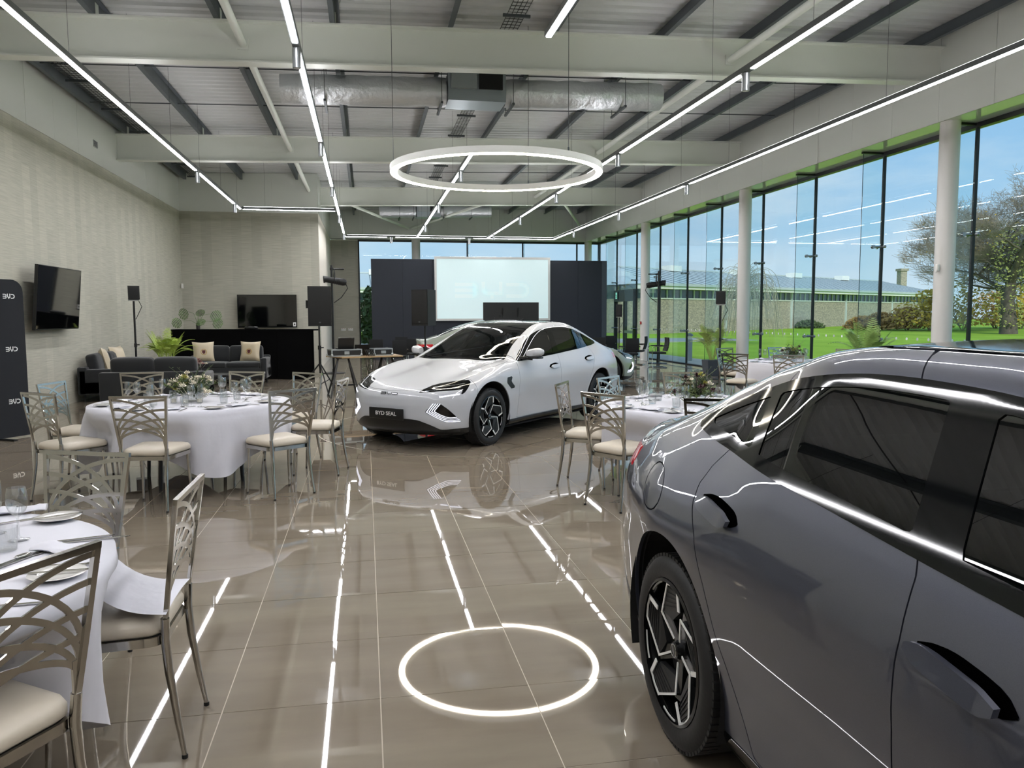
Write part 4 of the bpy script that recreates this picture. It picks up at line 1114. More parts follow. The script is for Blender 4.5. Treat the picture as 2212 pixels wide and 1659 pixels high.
# ================================================================== dining chairs and tables
M_chr = mat('polished_chrome', 'b9b6b0', 0.10, 1.0)
M_seat = mat('ivory_vinyl', 'c3baaa', 0.38, spec=0.5, bump=(30, .03))
M_foot = mat('rubber_foot', '0b0b0b', .6)
ZTOP = 0.957
def make_dining_chair():
    t = thing('dining_chair', 'chair', 'chair')
    # seat pad: trapezoid cushion, crowned
    b = MB(); n = 12; lv = [(-.00, .0, .93), (.012, .0, 1.0), (.035, .0, 1.0), (.055, .02, .95), (.068, .05, .78), (.075, .10, .45), (.077, .15, .0)]
    def outline(s):
        pts = []
        w0, w1, d0, d1, r = .195, .225, -.20, .215, .06
        for cx, cy, a0 in ((w1-r, d1-r, 0), (-(w1-r), d1-r, 90), (-(w0-r), d0+r, 180), (w0-r, d0+r, 270)):
            for k in range(7):
                a = math.radians(a0+15*k); pts.append(((cx+r*math.cos(a))*s, (cy+r*math.sin(a))*s))
        return pts
    rows = [[(x, y, .452+z) for x, y in outline(s)] for z, _, s in lv[:-1]]
    vs = [p for r in rows for p in r]+[(0, 0, .452+.077)]; m = len(rows[0]); fs = []
    for i in range(len(rows)-1):
        for k in range(m): fs.append((i*m+k, i*m+(k+1) % m, (i+1)*m+(k+1) % m, (i+1)*m+k))
    for k in range(m): fs.append(((len(rows)-1)*m+k, (len(rows)-1)*m+(k+1) % m, len(vs)-1))
    b.add(vs, fs, True); b.build('seat', M_seat, t, sharp=60)
    fr = MB(); o1 = outline(.985); fr.tube([(x, y, .436) for x, y in o1]+[(o1[0][0], o1[0][1], .436)], .01, flat=(.012, .032), up=(0,0,1), cap=False); fr.build('seat_frame', M_chr, t)
    MB().prism(outline(.96), .440, .452).build('seat_board', M_foot, t)
    # legs
    for sx in (-1, 1):
        l = MB().tube([(sx*.198, .165, .445), (sx*.203, .175, .25), (sx*.212, .19, .012)], [.0155, .0135, .0095], 12).build('leg', M_chr, t)
        MB().cyl((sx*.212, .19, 0), (sx*.212, .19, .014), .011, 10).build('foot_cap', M_foot, l)
        pts = [(sx*.196, -.258, .012), (sx*.187, -.236, .15), (sx*.180, -.213, .32), (sx*.180, -.205, .44), (sx*.187, -.208, .52)]
        l = MB().tube(pts, [.0095, .0125, .0155, .0165, .0155], 12).build('leg', M_chr, t)
        MB().cyl((sx*.196, -.258, 0), (sx*.196, -.258, .014), .011, 10).build('foot_cap', M_foot, l)
    # back frame and lattice lie in a raked plane
    def bp(x, z): return (x, -.208-.062*(z-.5)/.457, z)
    bf = MB()
    def bar(b_, pts, w, th): b_.tube([bp(*p) for p in pts], 0.01, flat=(w, th), up=(0, 1, .13))
    for sx in (-1, 1): bar(bf, [(sx*.184, .50), (sx*.200, .66), (sx*.226, ZTOP-.01)], .020, .016)
    bar(bf, [(-.236, ZTOP-.010), (.236, ZTOP-.010)], .020, .016)
    bf.build('back_frame', M_chr, t)
    for sx in (-1, 1):
        bb = MB(); bar(bb, [(sx*.181, .515), (sx*.168, .625)], .012, .008); bb.build('back_strut', M_chr, t)
        for ze, zs, x0 in ((.690, .575, .186), (.765, .575, .180), (.845, .600, .190), (.925, .64, .196)):
            pts = []
            xe = .184+.042*(ze-.5)/.447
            for k in range(15):
                a = PI/2*k/14; pts.append((sx*(-x0+(x0+xe)*(1-math.cos(a))), zs+(ze-zs)*math.sin(a)))
            bb = MB(); bar(bb, pts, .019, .005); bb.build('lattice_bar', M_chr, t)
    return t
CH = make_dining_chair(); CH_used = [False]
def chair(mid, face, label):
    """mid: middle of the top rail (x,y); face: direction it faces"""
    a = math.atan2(face[1], face[0])-PI/2
    R_ = Matrix.Rotation(a, 2); off = R_ @ Vector((0, -.27))
    loc = (mid[0]-off.x, mid[1]-off.y, 0)
    if not CH_used[0]:
        CH_used[0] = True; c = CH; c['label'] = label; c['group'] = 'chrome lattice dining chairs'; c.location = loc; c.rotation_euler = (0,0,a)
    else: c = copy_tree(CH, label, 'chrome lattice dining chairs', loc, a)
    return c
def perp(deg, toward, mid):
    a = math.radians(deg); v = Vector((-math.sin(a), math.cos(a)))
    return v if v.dot(Vector(toward)-Vector(mid)) > 0 else -v
T1, T2, T3, T4 = (-1.68, 8.05), (-1.78, 2.72), (3.02, 6.80), (7.45, 12.75)
CHAIRS = [
 (T1, (-1.81, 6.70), -11, 'chrome dining chair with its back to the camera, nearest at the middle left table'),
 (T1, (-.635, 7.04), 36, 'chrome dining chair on the aisle corner of the middle left table'),
 (T1, (-.24, 8.11), 77, 'chrome dining chair seen edge-on at the right of the middle left table'),
 (T1, (-2.73, 7.19), -38, 'chrome dining chair beside the black banner, left of the middle left table'),
 (T1, (-3.04, 8.34), 79, 'chrome dining chair farthest left, by the tan wall'),
 (T1, (-2.55, 9.65), 5, 'chrome dining chair in front of the near sofa, facing the camera'),
 (T1, (-1.37, 9.52), -25, 'chrome dining chair behind the flowers of the middle left table'),
 (T1, (-.66, 9.15), -43, 'chrome dining chair in front of the speaker tripod'),
 (T2, (-1.31, 3.97), -23, 'chrome dining chair on the far side of the cropped front table'),
 (T2, (-.66, 3.07), 90, 'chrome dining chair seen edge-on with a cloth corner on its seat'),
 (T2, (-.872, 2.150), 60, 'chrome dining chair cut by the lower left edge of the photo'),
 (T3, (1.88, 6.08), -59, 'chrome dining chair between the aisle and the right-hand table, nearest'),
 (T3, (1.825, 7.20), 61, 'chrome dining chair left of the right-hand table, seen from the side'),
 (T3, (2.47, 7.79), 44, 'chrome dining chair in front of the rear wheel of the white car'),
 (T3, (3.48, 8.22), -5, 'chrome dining chair behind the burgundy flowers'),
 (T3, (2.60, 5.52), -20, 'chrome dining chair cut off by the boot of the grey car'),
 (T4, (6.83, 14.14), 22, 'far chrome dining chair in front of the potted fern'),
 (T4, (5.98, 12.00), -50, 'dark looking chrome dining chair left of the far table'),
 (T4, (8.01, 14.20), -2, 'far chrome dining chair against the lawn behind the far table'),
 (T4, (6.56, 11.33), -25, 'chrome dining chair just above the roof of the grey car'),
 (T4, (8.72, 13.05), -73, 'chrome dining chair at the right end of the far table'),
]
for tb, mid, deg, lab in CHAIRS: chair(mid, perp(deg, tb, mid), lab)
# ---- tables with cloths
M_cloth = mat('white_linen', 'c8c8d0', 0.85, bump=(7, .55), sheen=.2)
TZ = 0.765
def table(c, label, clabel, r, corner, seed, chairs):
    rg = random.Random(seed)
    t = thing('round_table', label, 'table', (c[0], c[1], 0), 0, 'round banquet tables')
    MB().lathe([(0, TZ-.035), (r-.02, TZ-.035), (r-.02, TZ-.008), (0, TZ-.008)], 48).build('tabletop', mat('plywood', '8a6a45', .6), t)
    for k in range(4):
        a = corner+PI/4+PI/2*k
        MB().tube([(.42*math.cos(a), .42*math.sin(a), TZ-.03), (.50*math.cos(a), .50*math.sin(a), .35), (.52*math.cos(a), .52*math.sin(a), 0)], .017, 10).build('leg', M_dark, t)
    # cloth: square cloth on a round top, hanging in folds; drawn in where seats stand
    n, b = 168, MB(); rows = []
    def hem(a):
        q = abs(math.cos(2*(a-corner)))**3
        return .43-.27*q+.02*math.sin(5*a+seed)
    ch = []
    for (tb, mid, deg, lab) in CHAIRS:
        if tb == c:
            f = perp(deg, tb, mid); ch.append((math.atan2(mid[1]-c[1], mid[0]-c[0]), math.hypot(mid[0]-c[0], mid[1]-c[1])-.27-.225))
    ph = [rg.uniform(0, 6.28) for _ in range(4)]
    prof = []
    for q in range(7): prof.append(('top', r*q/7*.985))
    for q in range(15): prof.append(('side', q/14))
    vs = []; 
    for kind, q in prof:
        for k in range(n):
            a = 2*PI*k/n
            if kind == 'top': vs.append((q*math.cos(a), q*math.sin(a), TZ+.0015*math.sin(3*a+q*9)*q)); continue
            zh = hem(a); z = TZ-.002-(TZ-zh)*q
            edge = .5-.5*math.cos(min(1, q*5)*PI)
            cornerness = abs(math.cos(2*(a-corner)))**2
            fold = (.5*math.sin(11*a+ph[0])+.35*math.sin(17*a+ph[1]+1.3*q)+.25*math.sin(6*a+ph[2]))
            amp = .012+.050*q+.030*q*cornerness
            rr = r*(.985+.015*edge)+edge*(fold*amp*q**.6+.02*q+.05*q*cornerness)
            if q == 0: z = TZ
            for (ca, cd) in ch:
                d = abs((a-ca+PI) % (2*PI)-PI)
                if d < .42:
                    w = .5+.5*math.cos(PI*d/.42); w = min(1, w*1.9)
                    lim = cd-.015
                    lowz = max(0, min(1, (TZ-.06-z)/.14))
                    if rr > lim: rr = rr*(1-w*lowz)+lim*w*lowz
            vs.append((rr*math.cos(a), rr*math.sin(a), z))
    m = len(prof); fs = []
    for i in range(m-1):
        for k in range(n):
            if i == 0: 
                continue
            fs.append((i*n+k, i*n+(k+1) % n, (i+1)*n+(k+1) % n, (i+1)*n+k))
    fs.append(tuple(range(n, 2*n)))
    fs = [f if len(f) > 4 else (f[0], f[3], f[2], f[1]) for f in fs]
    vs2 = vs; b.add(vs2, fs, True); o = b.build('tablecloth', M_cloth, None, (c[0], c[1], 0), sharp=0)
    me = o.data; me.validate(); bm = bmesh.new(); bm.from_mesh(me); bmesh.ops.recalc_face_normals(bm, faces=bm.faces)
    loose = [v for v in bm.verts if not v.link_faces]; bmesh.ops.delete(bm, geom=loose, context='VERTS'); bm.to_mesh(me); bm.free()
    tag(o, clabel, 'tablecloth', 'white tablecloths')
    return t
table(T1, 'round banquet table under a white cloth, in front of the black sofas', 'white cloth on the middle left table, draped to the floor', .93, math.radians(-68), 1, None)
table(T2, 'round banquet table under a white cloth, cropped at the left foreground', 'white cloth on the cropped foreground table', .93, math.radians(10), 2, None)
table(T3, 'round banquet table under a white cloth, between the white car and grey car', 'white cloth on the table between the two cars', .93, math.radians(-30), 3, None)
table(T4, 'far round banquet table under a white cloth, by the window wall', 'white cloth on the far table by the windows', .93, math.radians(25), 4, None)
# the corner of cloth lying over the edge-on chair's seat
o = MB(); vs = []; nx, ny = 9, 7
for i in range(nx):
    for j in range(ny):
        u, v = i/(nx-1), j/(ny-1); x = -.98+.27*u; y = 2.90+.34*v-.05*u*(1-v)
        z = .545+.012*math.sin(3*PI*v)*(1-u)+.012*math.sin(PI*min(1, v*1.0)) + (.10*(1-u)**3)
        vs.append((x, y, z))
o.add(vs, [(i*ny+j, (i+1)*ny+j, (i+1)*ny+j+1, i*ny+j+1) for i in range(nx-1) for j in range(ny-1)], True)
fo = o.build('napkin', M_cloth, None, sharp=0); tag(fo, 'corner of white cloth lying over the ivory seat of the edge-on chair', 'cloth')
# ---- tableware
M_gl = glassy('drinking_glass', (.965, .975, .975), 0.0, 1.5, 3.5)
M_pl = mat('white_porcelain', 'd2d0cd', 0.12, coat=.5)
M_cut = mat('cutlery_steel', 'c4c2be', 0.16, 1.0)
def proto_glass(name, bowl, h):
    b = MB(); b.lathe(bowl, 28)
    return b
wine = [(0, .002), (.034, .002), (.036, .004), (.012, .010), (.0045, .020), (.0038, .055), (.0045, .088), (.012, .096), (.026, .110), (.034, .130), (.0365, .150), (.035, .175), (.030, .200), (.0292, .200), (.0342, .175), (.0356, .150), (.033, .131), (.025, .1115), (.010, .099), (0, .0965)]
tumb = [(0, .001), (.031, .001), (.033, .004), (.038, .085), (.0372, .085), (.0322, .008), (0, .008)]
flute = [(0, .002), (.032, .002), (.034, .004), (.010, .010), (.004, .020), (.0038, .08), (.010, .088), (.022, .110), (.026, .14), (.025, .19), (.021, .215), (.0203, .215), (.0242, .19), (.0252, .14), (.021, .111), (.008, .092), (0, .09)]
PROT = {}
def ware(kind, loc, rotz, label, group, tilt=None):
    if kind not in PROT:
        b = MB()
        if kind == 'wine_glass': b.lathe(wine, 24); m_ = M_gl
        elif kind == 'white_wine_glass': b.lathe(flute, 24); m_ = M_gl
        elif kind == 'tumbler': b.lathe(tumb, 24); m_ = M_gl
        elif kind == 'side_plate': b.lathe([(0, .004), (.052, .004), (.058, .006), (.084, .013), (.0855, .0145), (.084, .0155), (.058, .0095), (.05, .008), (0, .008)], 36); m_ = M_pl
        elif kind == 'knife':
            pts = [(-.105, -.006), (-.10, -.0075), (.02, -.0045), (.022, -.008), (.10, -.008), (.118, -.001), (.118, .003), (.02, .005), (-.10, .007), (-.105, .006)]
            b.prism(pts, .0005, .0035); m_ = M_cut
        elif kind == 'fork':
            b.prism([(-.10, -.006), (-.095, -.008), (.03, -.003), (.05, -.011), (.062, -.012), (.062, .012), (.05, .011), (.03, .003), (-.095, .008), (-.10, .006)], .001, .0035)
            for y in (-.010, -.0035, .0035, .010): b.box(.060, .100, y-.0018, y+.0018, .002, .0045)
            m_ = M_cut
        elif kind == 'spoon':
            b.prism([(-.10, -.006), (-.095, -.008), (.03, -.003), (.03, .003), (-.095, .008), (-.10, .006)], .001, .0035)
            el = [(.06+.034*math.cos(2*PI*k/20), .020*math.sin(2*PI*k/20)) for k in range(20)]
            vs = [(x, y, .006) for x, y in el]+[(.06+(x-.06)*.6, y*.6, .0022) for x, y in el]+[(.06, 0, .001)]
            b.add(vs, [(k, (k+1) % 20, 20+(k+1) % 20, 20+k) for k in range(20)]+[(20+k, 20+(k+1) % 20, 40) for k in range(20)], True); m_ = M_cut
        elif kind == 'napkin':
            rows = []; n = 12
            for i in range(9):
                x = -.105+.21*i/8; w = .047+.006*math.sin(i*1.7); h = .022+.007*math.sin(i*.9+.6)
                if i in (0, 8): h *= .75
                rows.append([(x, w*math.cos(2*PI*k/n), .001+h*(1+math.sin(2*PI*k/n))*.5*(1+.12*math.cos(3*2*PI*k/n+i))) for k in range(n)])
            vs = [p for r in rows for p in r]; fs = [(i*n+k, i*n+(k+1) % n, (i+1)*n+(k+1) % n, (i+1)*n+k) for i in range(8) for k in range(n)]
            b.add(vs, fs, True); b.f += [tuple(range(n)), tuple(range(8*n, 9*n))]; b.mi += [0, 0]; b.sm += [True, True]; m_ = M_cloth
        o = b.build(kind, m_, sharp=50); PROT[kind] = o.data
    else: o = link(kind, PROT[kind])
    o.location = loc; o.rotation_euler = (0, 0, rotz)
    tag(o, label, {'wine_glass': 'wine glass', 'white_wine_glass': 'wine glass', 'tumbler': 'glass', 'side_plate': 'plate', 'napkin': 'napkin', 'knife': 'knife', 'fork': 'fork', 'spoon': 'spoon'}[kind], group)
    return o
TN = {T1: 'middle left table', T3: 'table between the cars', T4: 'far window table'}
nice = {'wine_glass': 'large clear wine glass', 'white_wine_glass': 'slim clear wine glass', 'tumbler': 'low clear water tumbler', 'side_plate': 'small white side plate', 'napkin': 'rolled white napkin', 'knife': 'steel dinner knife', 'fork': 'steel dinner fork', 'spoon': 'steel dessert spoon'}
SEATS = {T1: ['nearest', 'aisle corner', 'right-hand', 'banner side', 'wall side', 'sofa side', 'flower side', 'tripod side'], T3: ['aisle', 'left-hand', 'white car', 'far', 'grey car'], T4: ['fern side', 'left-hand', 'lawn side', 'near', 'right-hand']}
def setting(c, a, seat):
    tn = TN[c]
    def put(kind, rad, lat, rz, nm=None):
        ca, sa = math.cos(a), math.sin(a); x = c[0]+rad*ca-lat*sa; y = c[1]+rad*sa+lat*ca
        z = TZ+.003+(.0145 if nm else 0)
        ware(kind, (x, y, z), a+rz, '%s at the %s seat of the %s' % (nm or nice[kind], seat, tn), '%s set on the %s' % (kind.replace('_', ' '), tn))
    put('napkin', .70, .0, PI/2+RND.uniform(-.2,.2)); put('fork', .72, -.14, PI); put('knife', .72, .14, PI); put('spoon', .50, .02, PI/2)
    put('side_plate', .72, -.27, 0); put('knife', .72, -.26, PI+.2, 'butter knife')
    put('wine_glass', .47, .14, 0); put('white_wine_glass', .51, .235, 0); put('tumbler', .41, .06, 0)
for c in (T1, T3, T4):
    an = [math.atan2(m_[1]-c[1], m_[0]-c[0]) for tb, m_, d_, l_ in CHAIRS if tb == c]
    for a, seat in zip(an, SEATS[c]): setting(c, a, seat)
# foreground table, placed as seen
fg = 'on the cropped foreground table'
def fgp(kind, x, y, rz, lab, dz=0): ware(kind, (x, y, TZ+.003+dz), rz, lab, None)
fgp('wine_glass', -1.272, 3.111, 0, 'large clear wine glass nearest the aisle on the cropped foreground table')
fgp('white_wine_glass', -1.395, 3.225, 0, 'slim wine glass cut by the left edge of the photo')
fgp('tumbler', -1.262, 2.985, 0, 'clear water tumbler in front of the wine glass on the foreground table')
fgp('side_plate', -1.248, 3.416, 0, 'white side plate on the far side of the foreground table')
fgp('knife', -1.27, 3.40, math.radians(30), 'butter knife lying across the far side plate', .0145)
fgp('fork', -1.385, 3.43, math.radians(35), 'fork beside the far side plate on the foreground table')
fgp('napkin', -1.46, 3.58, math.radians(15), 'rolled white napkin behind the wine glass on the foreground table')
fgp('napkin', -1.06, 2.94, math.radians(-25), 'rolled white napkin in the middle of the foreground table')
fgp('knife', -1.06, 3.09, math.radians(18), 'dinner knife pointing at the edge-on chair, left one')
fgp('knife', -1.00, 3.07, math.radians(14), 'dinner knife pointing at the edge-on chair, right one')
fgp('spoon', -1.195, 2.84, math.radians(70), 'dessert spoon lying beside the fork on the foreground table')
fgp('fork', -1.160, 2.87, math.radians(65), 'dessert fork beside the spoon on the foreground table')
fgp('side_plate', -.976, 2.645, 0, 'white side plate behind the nearest chair back')
fgp('knife', -1.0, 2.65, math.radians(4), 'butter knife across the plate behind the nearest chair back', .0145)
fgp('fork', -.99, 2.765, math.radians(-4), 'fork above the plate behind the nearest chair back')
fgp('knife', -1.03, 2.40, math.radians(4), 'dinner knife seen through the nearest chair back')
fgp('tumbler', -1.42, 2.86, 0, 'clear water tumbler at the left edge of the foreground table')
# ---- flower centrepieces
M_leafs = [mat('sage_leaf', '6c7a55', .6), mat('olive_leaf', '5a6a35', .6), mat('dark_leaf', '33422c', .6)]
M_cream = mat('cream_petal', 'e9e2cf', .6); M_burg = mat('burgundy_petal', '3a0f18', .6); M_yel = mat('lime_bud', 'a9a552', .6)
def flower(parent, loc, r, m, rg, name='flower'):
    b = MB()
    for ring in range(3):
        k = 6-ring; rr = r*(1-.28*ring); zz = r*.25*ring
        for q in range(k):
            a = 2*PI*q/k+ring*.5; M_ = Matrix.Translation(loc) @ Matrix.Rotation(rg.uniform(-.3,.3), 4, 'X') @ Matrix.Rotation(a, 4, 'Z')
            pr_ = [(.15*rr, 0, zz), (.6*rr, -.42*rr, zz+.10*r), (1.0*rr, -.30*rr, zz+.30*r+.1*r*ring), (1.08*rr, 0, zz+.36*r+.1*r*ring), (1.0*rr, .30*rr, zz+.30*r+.1*r*ring), (.6*rr, .42*rr, zz+.10*r)]
            b.add([M_ @ Vector(p) for p in pr_], [(0,1,2,3),(0,3,4,5)], True)
    b.tube([(loc[0], loc[1], loc[2]), (loc[0]*.5, loc[1]*.5, loc[2]-.08)], .002, 5)
    return b.build(name, m, parent)
def leaf_quad(b, p, d, L, w, rg):
    d = Vector(d).normalized(); s = d.cross(Vector((rg.uniform(-1,1), rg.uniform(-1,1), rg.uniform(.2,1)))).normalized()*w/2; p = Vector(p); up = Vector((0,0,.12*L))
    b.add([p, p+d*L*.45+s+up, p+d*L, p+d*L*.45-s+up], [(0,1,2,3)], True)
def centrepiece(c, label, burg, seed):
    rg = random.Random(seed)
    t = thing('flower_centrepiece', label, 'flowers', (c[0], c[1], TZ+.003), 0)
    MB().lathe([(0,.002),(.07,.002),(.085,.03),(.088,.075),(.080,.10),(.077,.10),(.084,.075),(.081,.03),(.066,.008),(0,.008)], 28).build('vase', M_gl, t)
    for li, ml in enumerate(M_leafs):
        b = MB()
        for k in range(26):
            a = rg.uniform(0, 2*PI); el = rg.uniform(.15, 1.2); L = rg.uniform(.14, .30)
            d = Vector((math.cos(a)*math.cos(el), math.sin(a)*math.cos(el), math.sin(el))); p0 = Vector((0,0,.06)); p1 = p0+d*L+Vector((0,0,-.25*L*math.cos(el)))
            b.tube([p0, (p0+p1)/2+Vector((0,0,.03)), p1], [.002,.0016,.001], 4)
            for q in range(9):
                f = .3+.7*q/8; pt = p0.lerp(p1, f)+Vector((0,0,.03*math.sin(PI*f)))
                dd = Vector((rg.gauss(0,1), rg.gauss(0,1), rg.gauss(.2,.6))); leaf_quad(b, pt, dd+d, rg.uniform(.025,.05), rg.uniform(.010,.020), rg)
        b.build('foliage', ml, t)['kind'] = 'stuff'
    for k in range(30):
        a = rg.uniform(0, 2*PI); el = rg.uniform(.15, 1.35); L = rg.uniform(.14, .22)
        m_ = M_cream if (k % 4 == 0 or not burg) else M_burg
        if k % 5 == 4: m_ = M_yel
        flower(t, (math.cos(a)*math.cos(el)*L*1.1, math.sin(a)*math.cos(el)*L*1.1, .06+math.sin(el)*L), rg.uniform(.022,.040), m_, rg)
    for k in range(7):   # tall thin sprigs
        a = rg.uniform(0, 2*PI); L = rg.uniform(.26, .38)
        b = MB(); e = (math.cos(a)*L*.6, math.sin(a)*L*.6, .08+L*.8); b.tube([(0,0,.08), (e[0]*.4, e[1]*.4, .08+L*.5), e], [.002,.0015,.001], 4)
        for q in range(8): leaf_quad(b, Vector((e[0]*q/8, e[1]*q/8, .10+L*.8*q/8)), (rg.gauss(0,1), rg.gauss(0,1), .6), .02, .006, rg)
        b.build('sprig', M_leafs[0], t)
    return t
centrepiece(T1, 'loose green and cream flower centrepiece on the middle left table', False, 5)
centrepiece(T3, 'burgundy and cream flower centrepiece on the table between the cars', True, 9)
centrepiece(T4, 'burgundy and cream flower centrepiece on the far table', True, 12)
for q, (dx, dy) in enumerate(((-.14, -.12), (.10, -.16), (-.02, -.20))):
    o = thing('votive_glass', 'small clear votive jar, %s of three by the middle left table flowers' % ('left', 'right', 'nearest')[q], 'glass', (T1[0]+dx, T1[1]+dy, TZ+.003), 0, 'votive jars on the middle left table')
    MB().lathe([(0,.001),(.028,.001),(.030,.004),(.032,.10),(.0312,.10),(.0292,.008),(0,.008)], 20).build('jar', M_gl, o)
    MB().cyl((0,0,.009), (0,0,.04), .022, 14).build('candle', M_cream, o)
# ================================================================== lounge, reception, stage and audio gear
M_blkfab = mat('black_upholstery', '15181b', .85, sheen=.3, bump=(120, .1))
M_blkspk = mat('speaker_black', '0a0b0c', .55, bump=(300, .15))
M_stand = mat('stand_black', '09090a', .4)
def sofa(loc, rotz, L, label, group=None):
    """two-seat sofa; local: sits facing +y, width along x"""
    t = thing('sofa', label, 'sofa', loc, rotz, group)
    h = L/2
    MB().rbox(-h, h, -.42, .42, .13, .40, .03, 2).build('base', M_blkfab, t)
    MB().rbox(-h, h, -.45, -.28, .13, .66, .03, 2).build('back', M_blkfab, t)
    for s_ in (-1, 1):
        b = MB(); x0, x1 = (h-.15, h) if s_ > 0 else (-h, -h+.15); b.rbox(x0, x1, -.44, .44, .13, .62, .035, 3); b.build('arm', M_blkfab, t)
        x0, x1 = (.005, h-.155) if s_ > 0 else (-h+.155, -.005)
        MB().rbox(x0, x1, -.28, .43, .40, .52, .04, 3, puff=.02).build('seat_cushion', M_blkfab, t)
        b = MB(); b.rbox(x0, x1, -.10, .10, 0, .40, .06, 3, puff=.05); M_ = Matrix.Translation((0, -.20, .50)) @ Matrix.Rotation(.16, 4, 'X'); b.v = [tuple(M_ @ Vector(p)) for p in b.v]; b.build('back_cushion', M_blkfab, t)
        for y in (-.36, .36): MB().cyl((s_*(h-.1), y, 0), (s_*(h-.1), y, .13), .02, 10).build('leg', M_stand, t)
    return t
sofa((-3.60, 14.66, 0), 0, 1.70, 'near black sofa with its back to the dining tables')
sofa((-4.88, 16.85, 0), -PI/2, 2.0, 'black sofa along the tan left wall')
sofa((-3.25, 19.72, 0), PI, 1.85, 'far black sofa in front of the black reception desk')
M_sat = mat('champagne_satin', 'c0b296', .35, sheen=.3, bump=(14, .2)); M_shield = mat('dark_red_crest', '5a1f1a', .6); M_gold = mat('gold_embroidery', 'b08d3e', .5)
def cushion(loc, rotz, label, crest=True, tilt=.25):
    t = thing('cushion', label, 'cushion', loc, rotz, 'champagne cushions'); t.scale = (1.18, 1.18, 1.18)
    b = MB(); n = 10; vs = []
    for side in (1, -1):
        for i in range(n+1):
            for j in range(n+1):
                u, v = -1+2*i/n, -1+2*j/n; pinch = 1-.10*(1-abs(u))*(abs(v)**3)*0-.06*(abs(u)**2)*(1-abs(v))*0
                x = .21*u*(1-.10*(1-v*v)*abs(u)**3); z = .21+.21*v*(1-.10*(1-u*u)*abs(v)**3); y = side*.075*((1-u**4)*(1-v**4))**.6
                vs.append((x, y, z))
    N_ = (n+1)**2; fs = []
    for i in range(n):
        for j in range(n):
            q = (i*(n+1)+j, (i+1)*(n+1)+j, (i+1)*(n+1)+j+1, i*(n+1)+j+1); fs.append(q); fs.append(tuple(N_+k for k in reversed(q)))
    R_ = Matrix.Rotation(tilt, 4, 'X'); b.add([R_ @ Vector(p) for p in vs], fs, True); b.build('pillow', M_sat, t, sharp=0)
    if crest:
        r = MB(); Mc = R_ @ Matrix.Translation((0, .079, .19)) @ Matrix.Rotation(-PI/2, 4, 'X')
        r.lathe([(.050,0),(.060,0),(.060,.003),(.050,.003)], 20, Mc, close=True); r.build('crest_ring', M_gold, t)
        s = MB(); s.prism([(-.03,-.035),(.03,-.035),(.03,.01),(.018,.03),(0,.042),(-.018,.03),(-.03,.01)], .001, .004, Mc); s.build('crest_shield', M_shield, t)
    return t
cushion((-3.80, 19.66, .525), PI+.25, 'champagne cushion with a dark red crest, left on the far sofa')
cushion((-2.76, 19.68, .525), PI-.2, 'champagne cushion with a dark red crest, right on the far sofa')
cushion((-4.98, 16.55, .525), -PI/2+.3, 'champagne cushion at the near end of the wall sofa', False)
cushion((-4.98, 17.35, .525), -PI/2-.2, 'champagne cushion at the far end of the wall sofa', False)
t = thing('coffee_table', 'low black coffee table between the sofas', 'table', (-3.35, 17.3, 0))
MB().rbox(-.5, .5, -.3, .3, .36, .40, .008).build('table_top', M_stand, t)
for x in (-.46, .46):
    for y in (-.26, .26): MB().box(x-.015, x+.015, y-.015, y+.015, 0, .36).build('leg', M_stand, t)
t = thing('bouquet', 'small pink and cream bouquet on the coffee table', 'flowers', (-3.45, 17.3, .40)); rg = random.Random(3)
MB().lathe([(0,.0),(.05,.0),(.06,.06),(.055,.12)], 18).build('vase', mat('dark_vase', '2a2522', .4), t)
for k in range(14):
    a, el = rg.uniform(0, 6.28), rg.uniform(.4, 1.4); flower(t, (.16*math.cos(a)*math.cos(el), .16*math.sin(a)*math.cos(el), .14+.16*math.sin(el)), rg.uniform(.03, .045), M_cream if k % 2 else mat('pink_petal', 'b88a86', .6), rg)
# reception desk
t = thing('reception_desk', 'long black reception desk in front of the tan alcove wall', 'desk')
D0, D1 = Vector((-1.31, 20.42)), Vector((-5.0, 21.75)); dd = (D1-D0).normalized(); dn = Vector((dd.y, -dd.x)); dn = dn if dn.y > 0 else -dn
M_desk = mat('matt_black_desk', '050506', .9, spec=.1)
nP = 4
for k in range(nP):
    a, c = D0.lerp(D1, k/nP)+dd*.003, D0.lerp(D1, (k+1)/nP)-dd*.003
    q = [a, c, c+dn*.05, a+dn*.05]; MB().prism([(p.x, p.y) for p in reversed(q)], 0, 1.24).build('front_panel', M_desk, t)
q = [D0-dd*.03-dn*.02, D1, D1+dn*.34, D0-dd*.03+dn*.34]; MB().prism([(p.x, p.y) for p in reversed(q)], 1.24, 1.275).build('counter_top', M_desk, t)
q = [D0, D0-dd*.0+dd*.05, D0+dd*.05+Vector((-.15,1.6)), D0+Vector((-.15,1.6))]; MB().prism([(p.x, p.y) for p in q], 0, 1.24).build('end_panel', M_desk, t)
o = MB().lathe([(0,0),(.16,0),(.17,.015),(.17,.05),(.15,.07),(0,.072)], 28).build('round_tray', SAT, None, (-2.9, 21.15, 1.275)); tag(o, 'flat round black speaker puck on the reception counter', 'speaker')
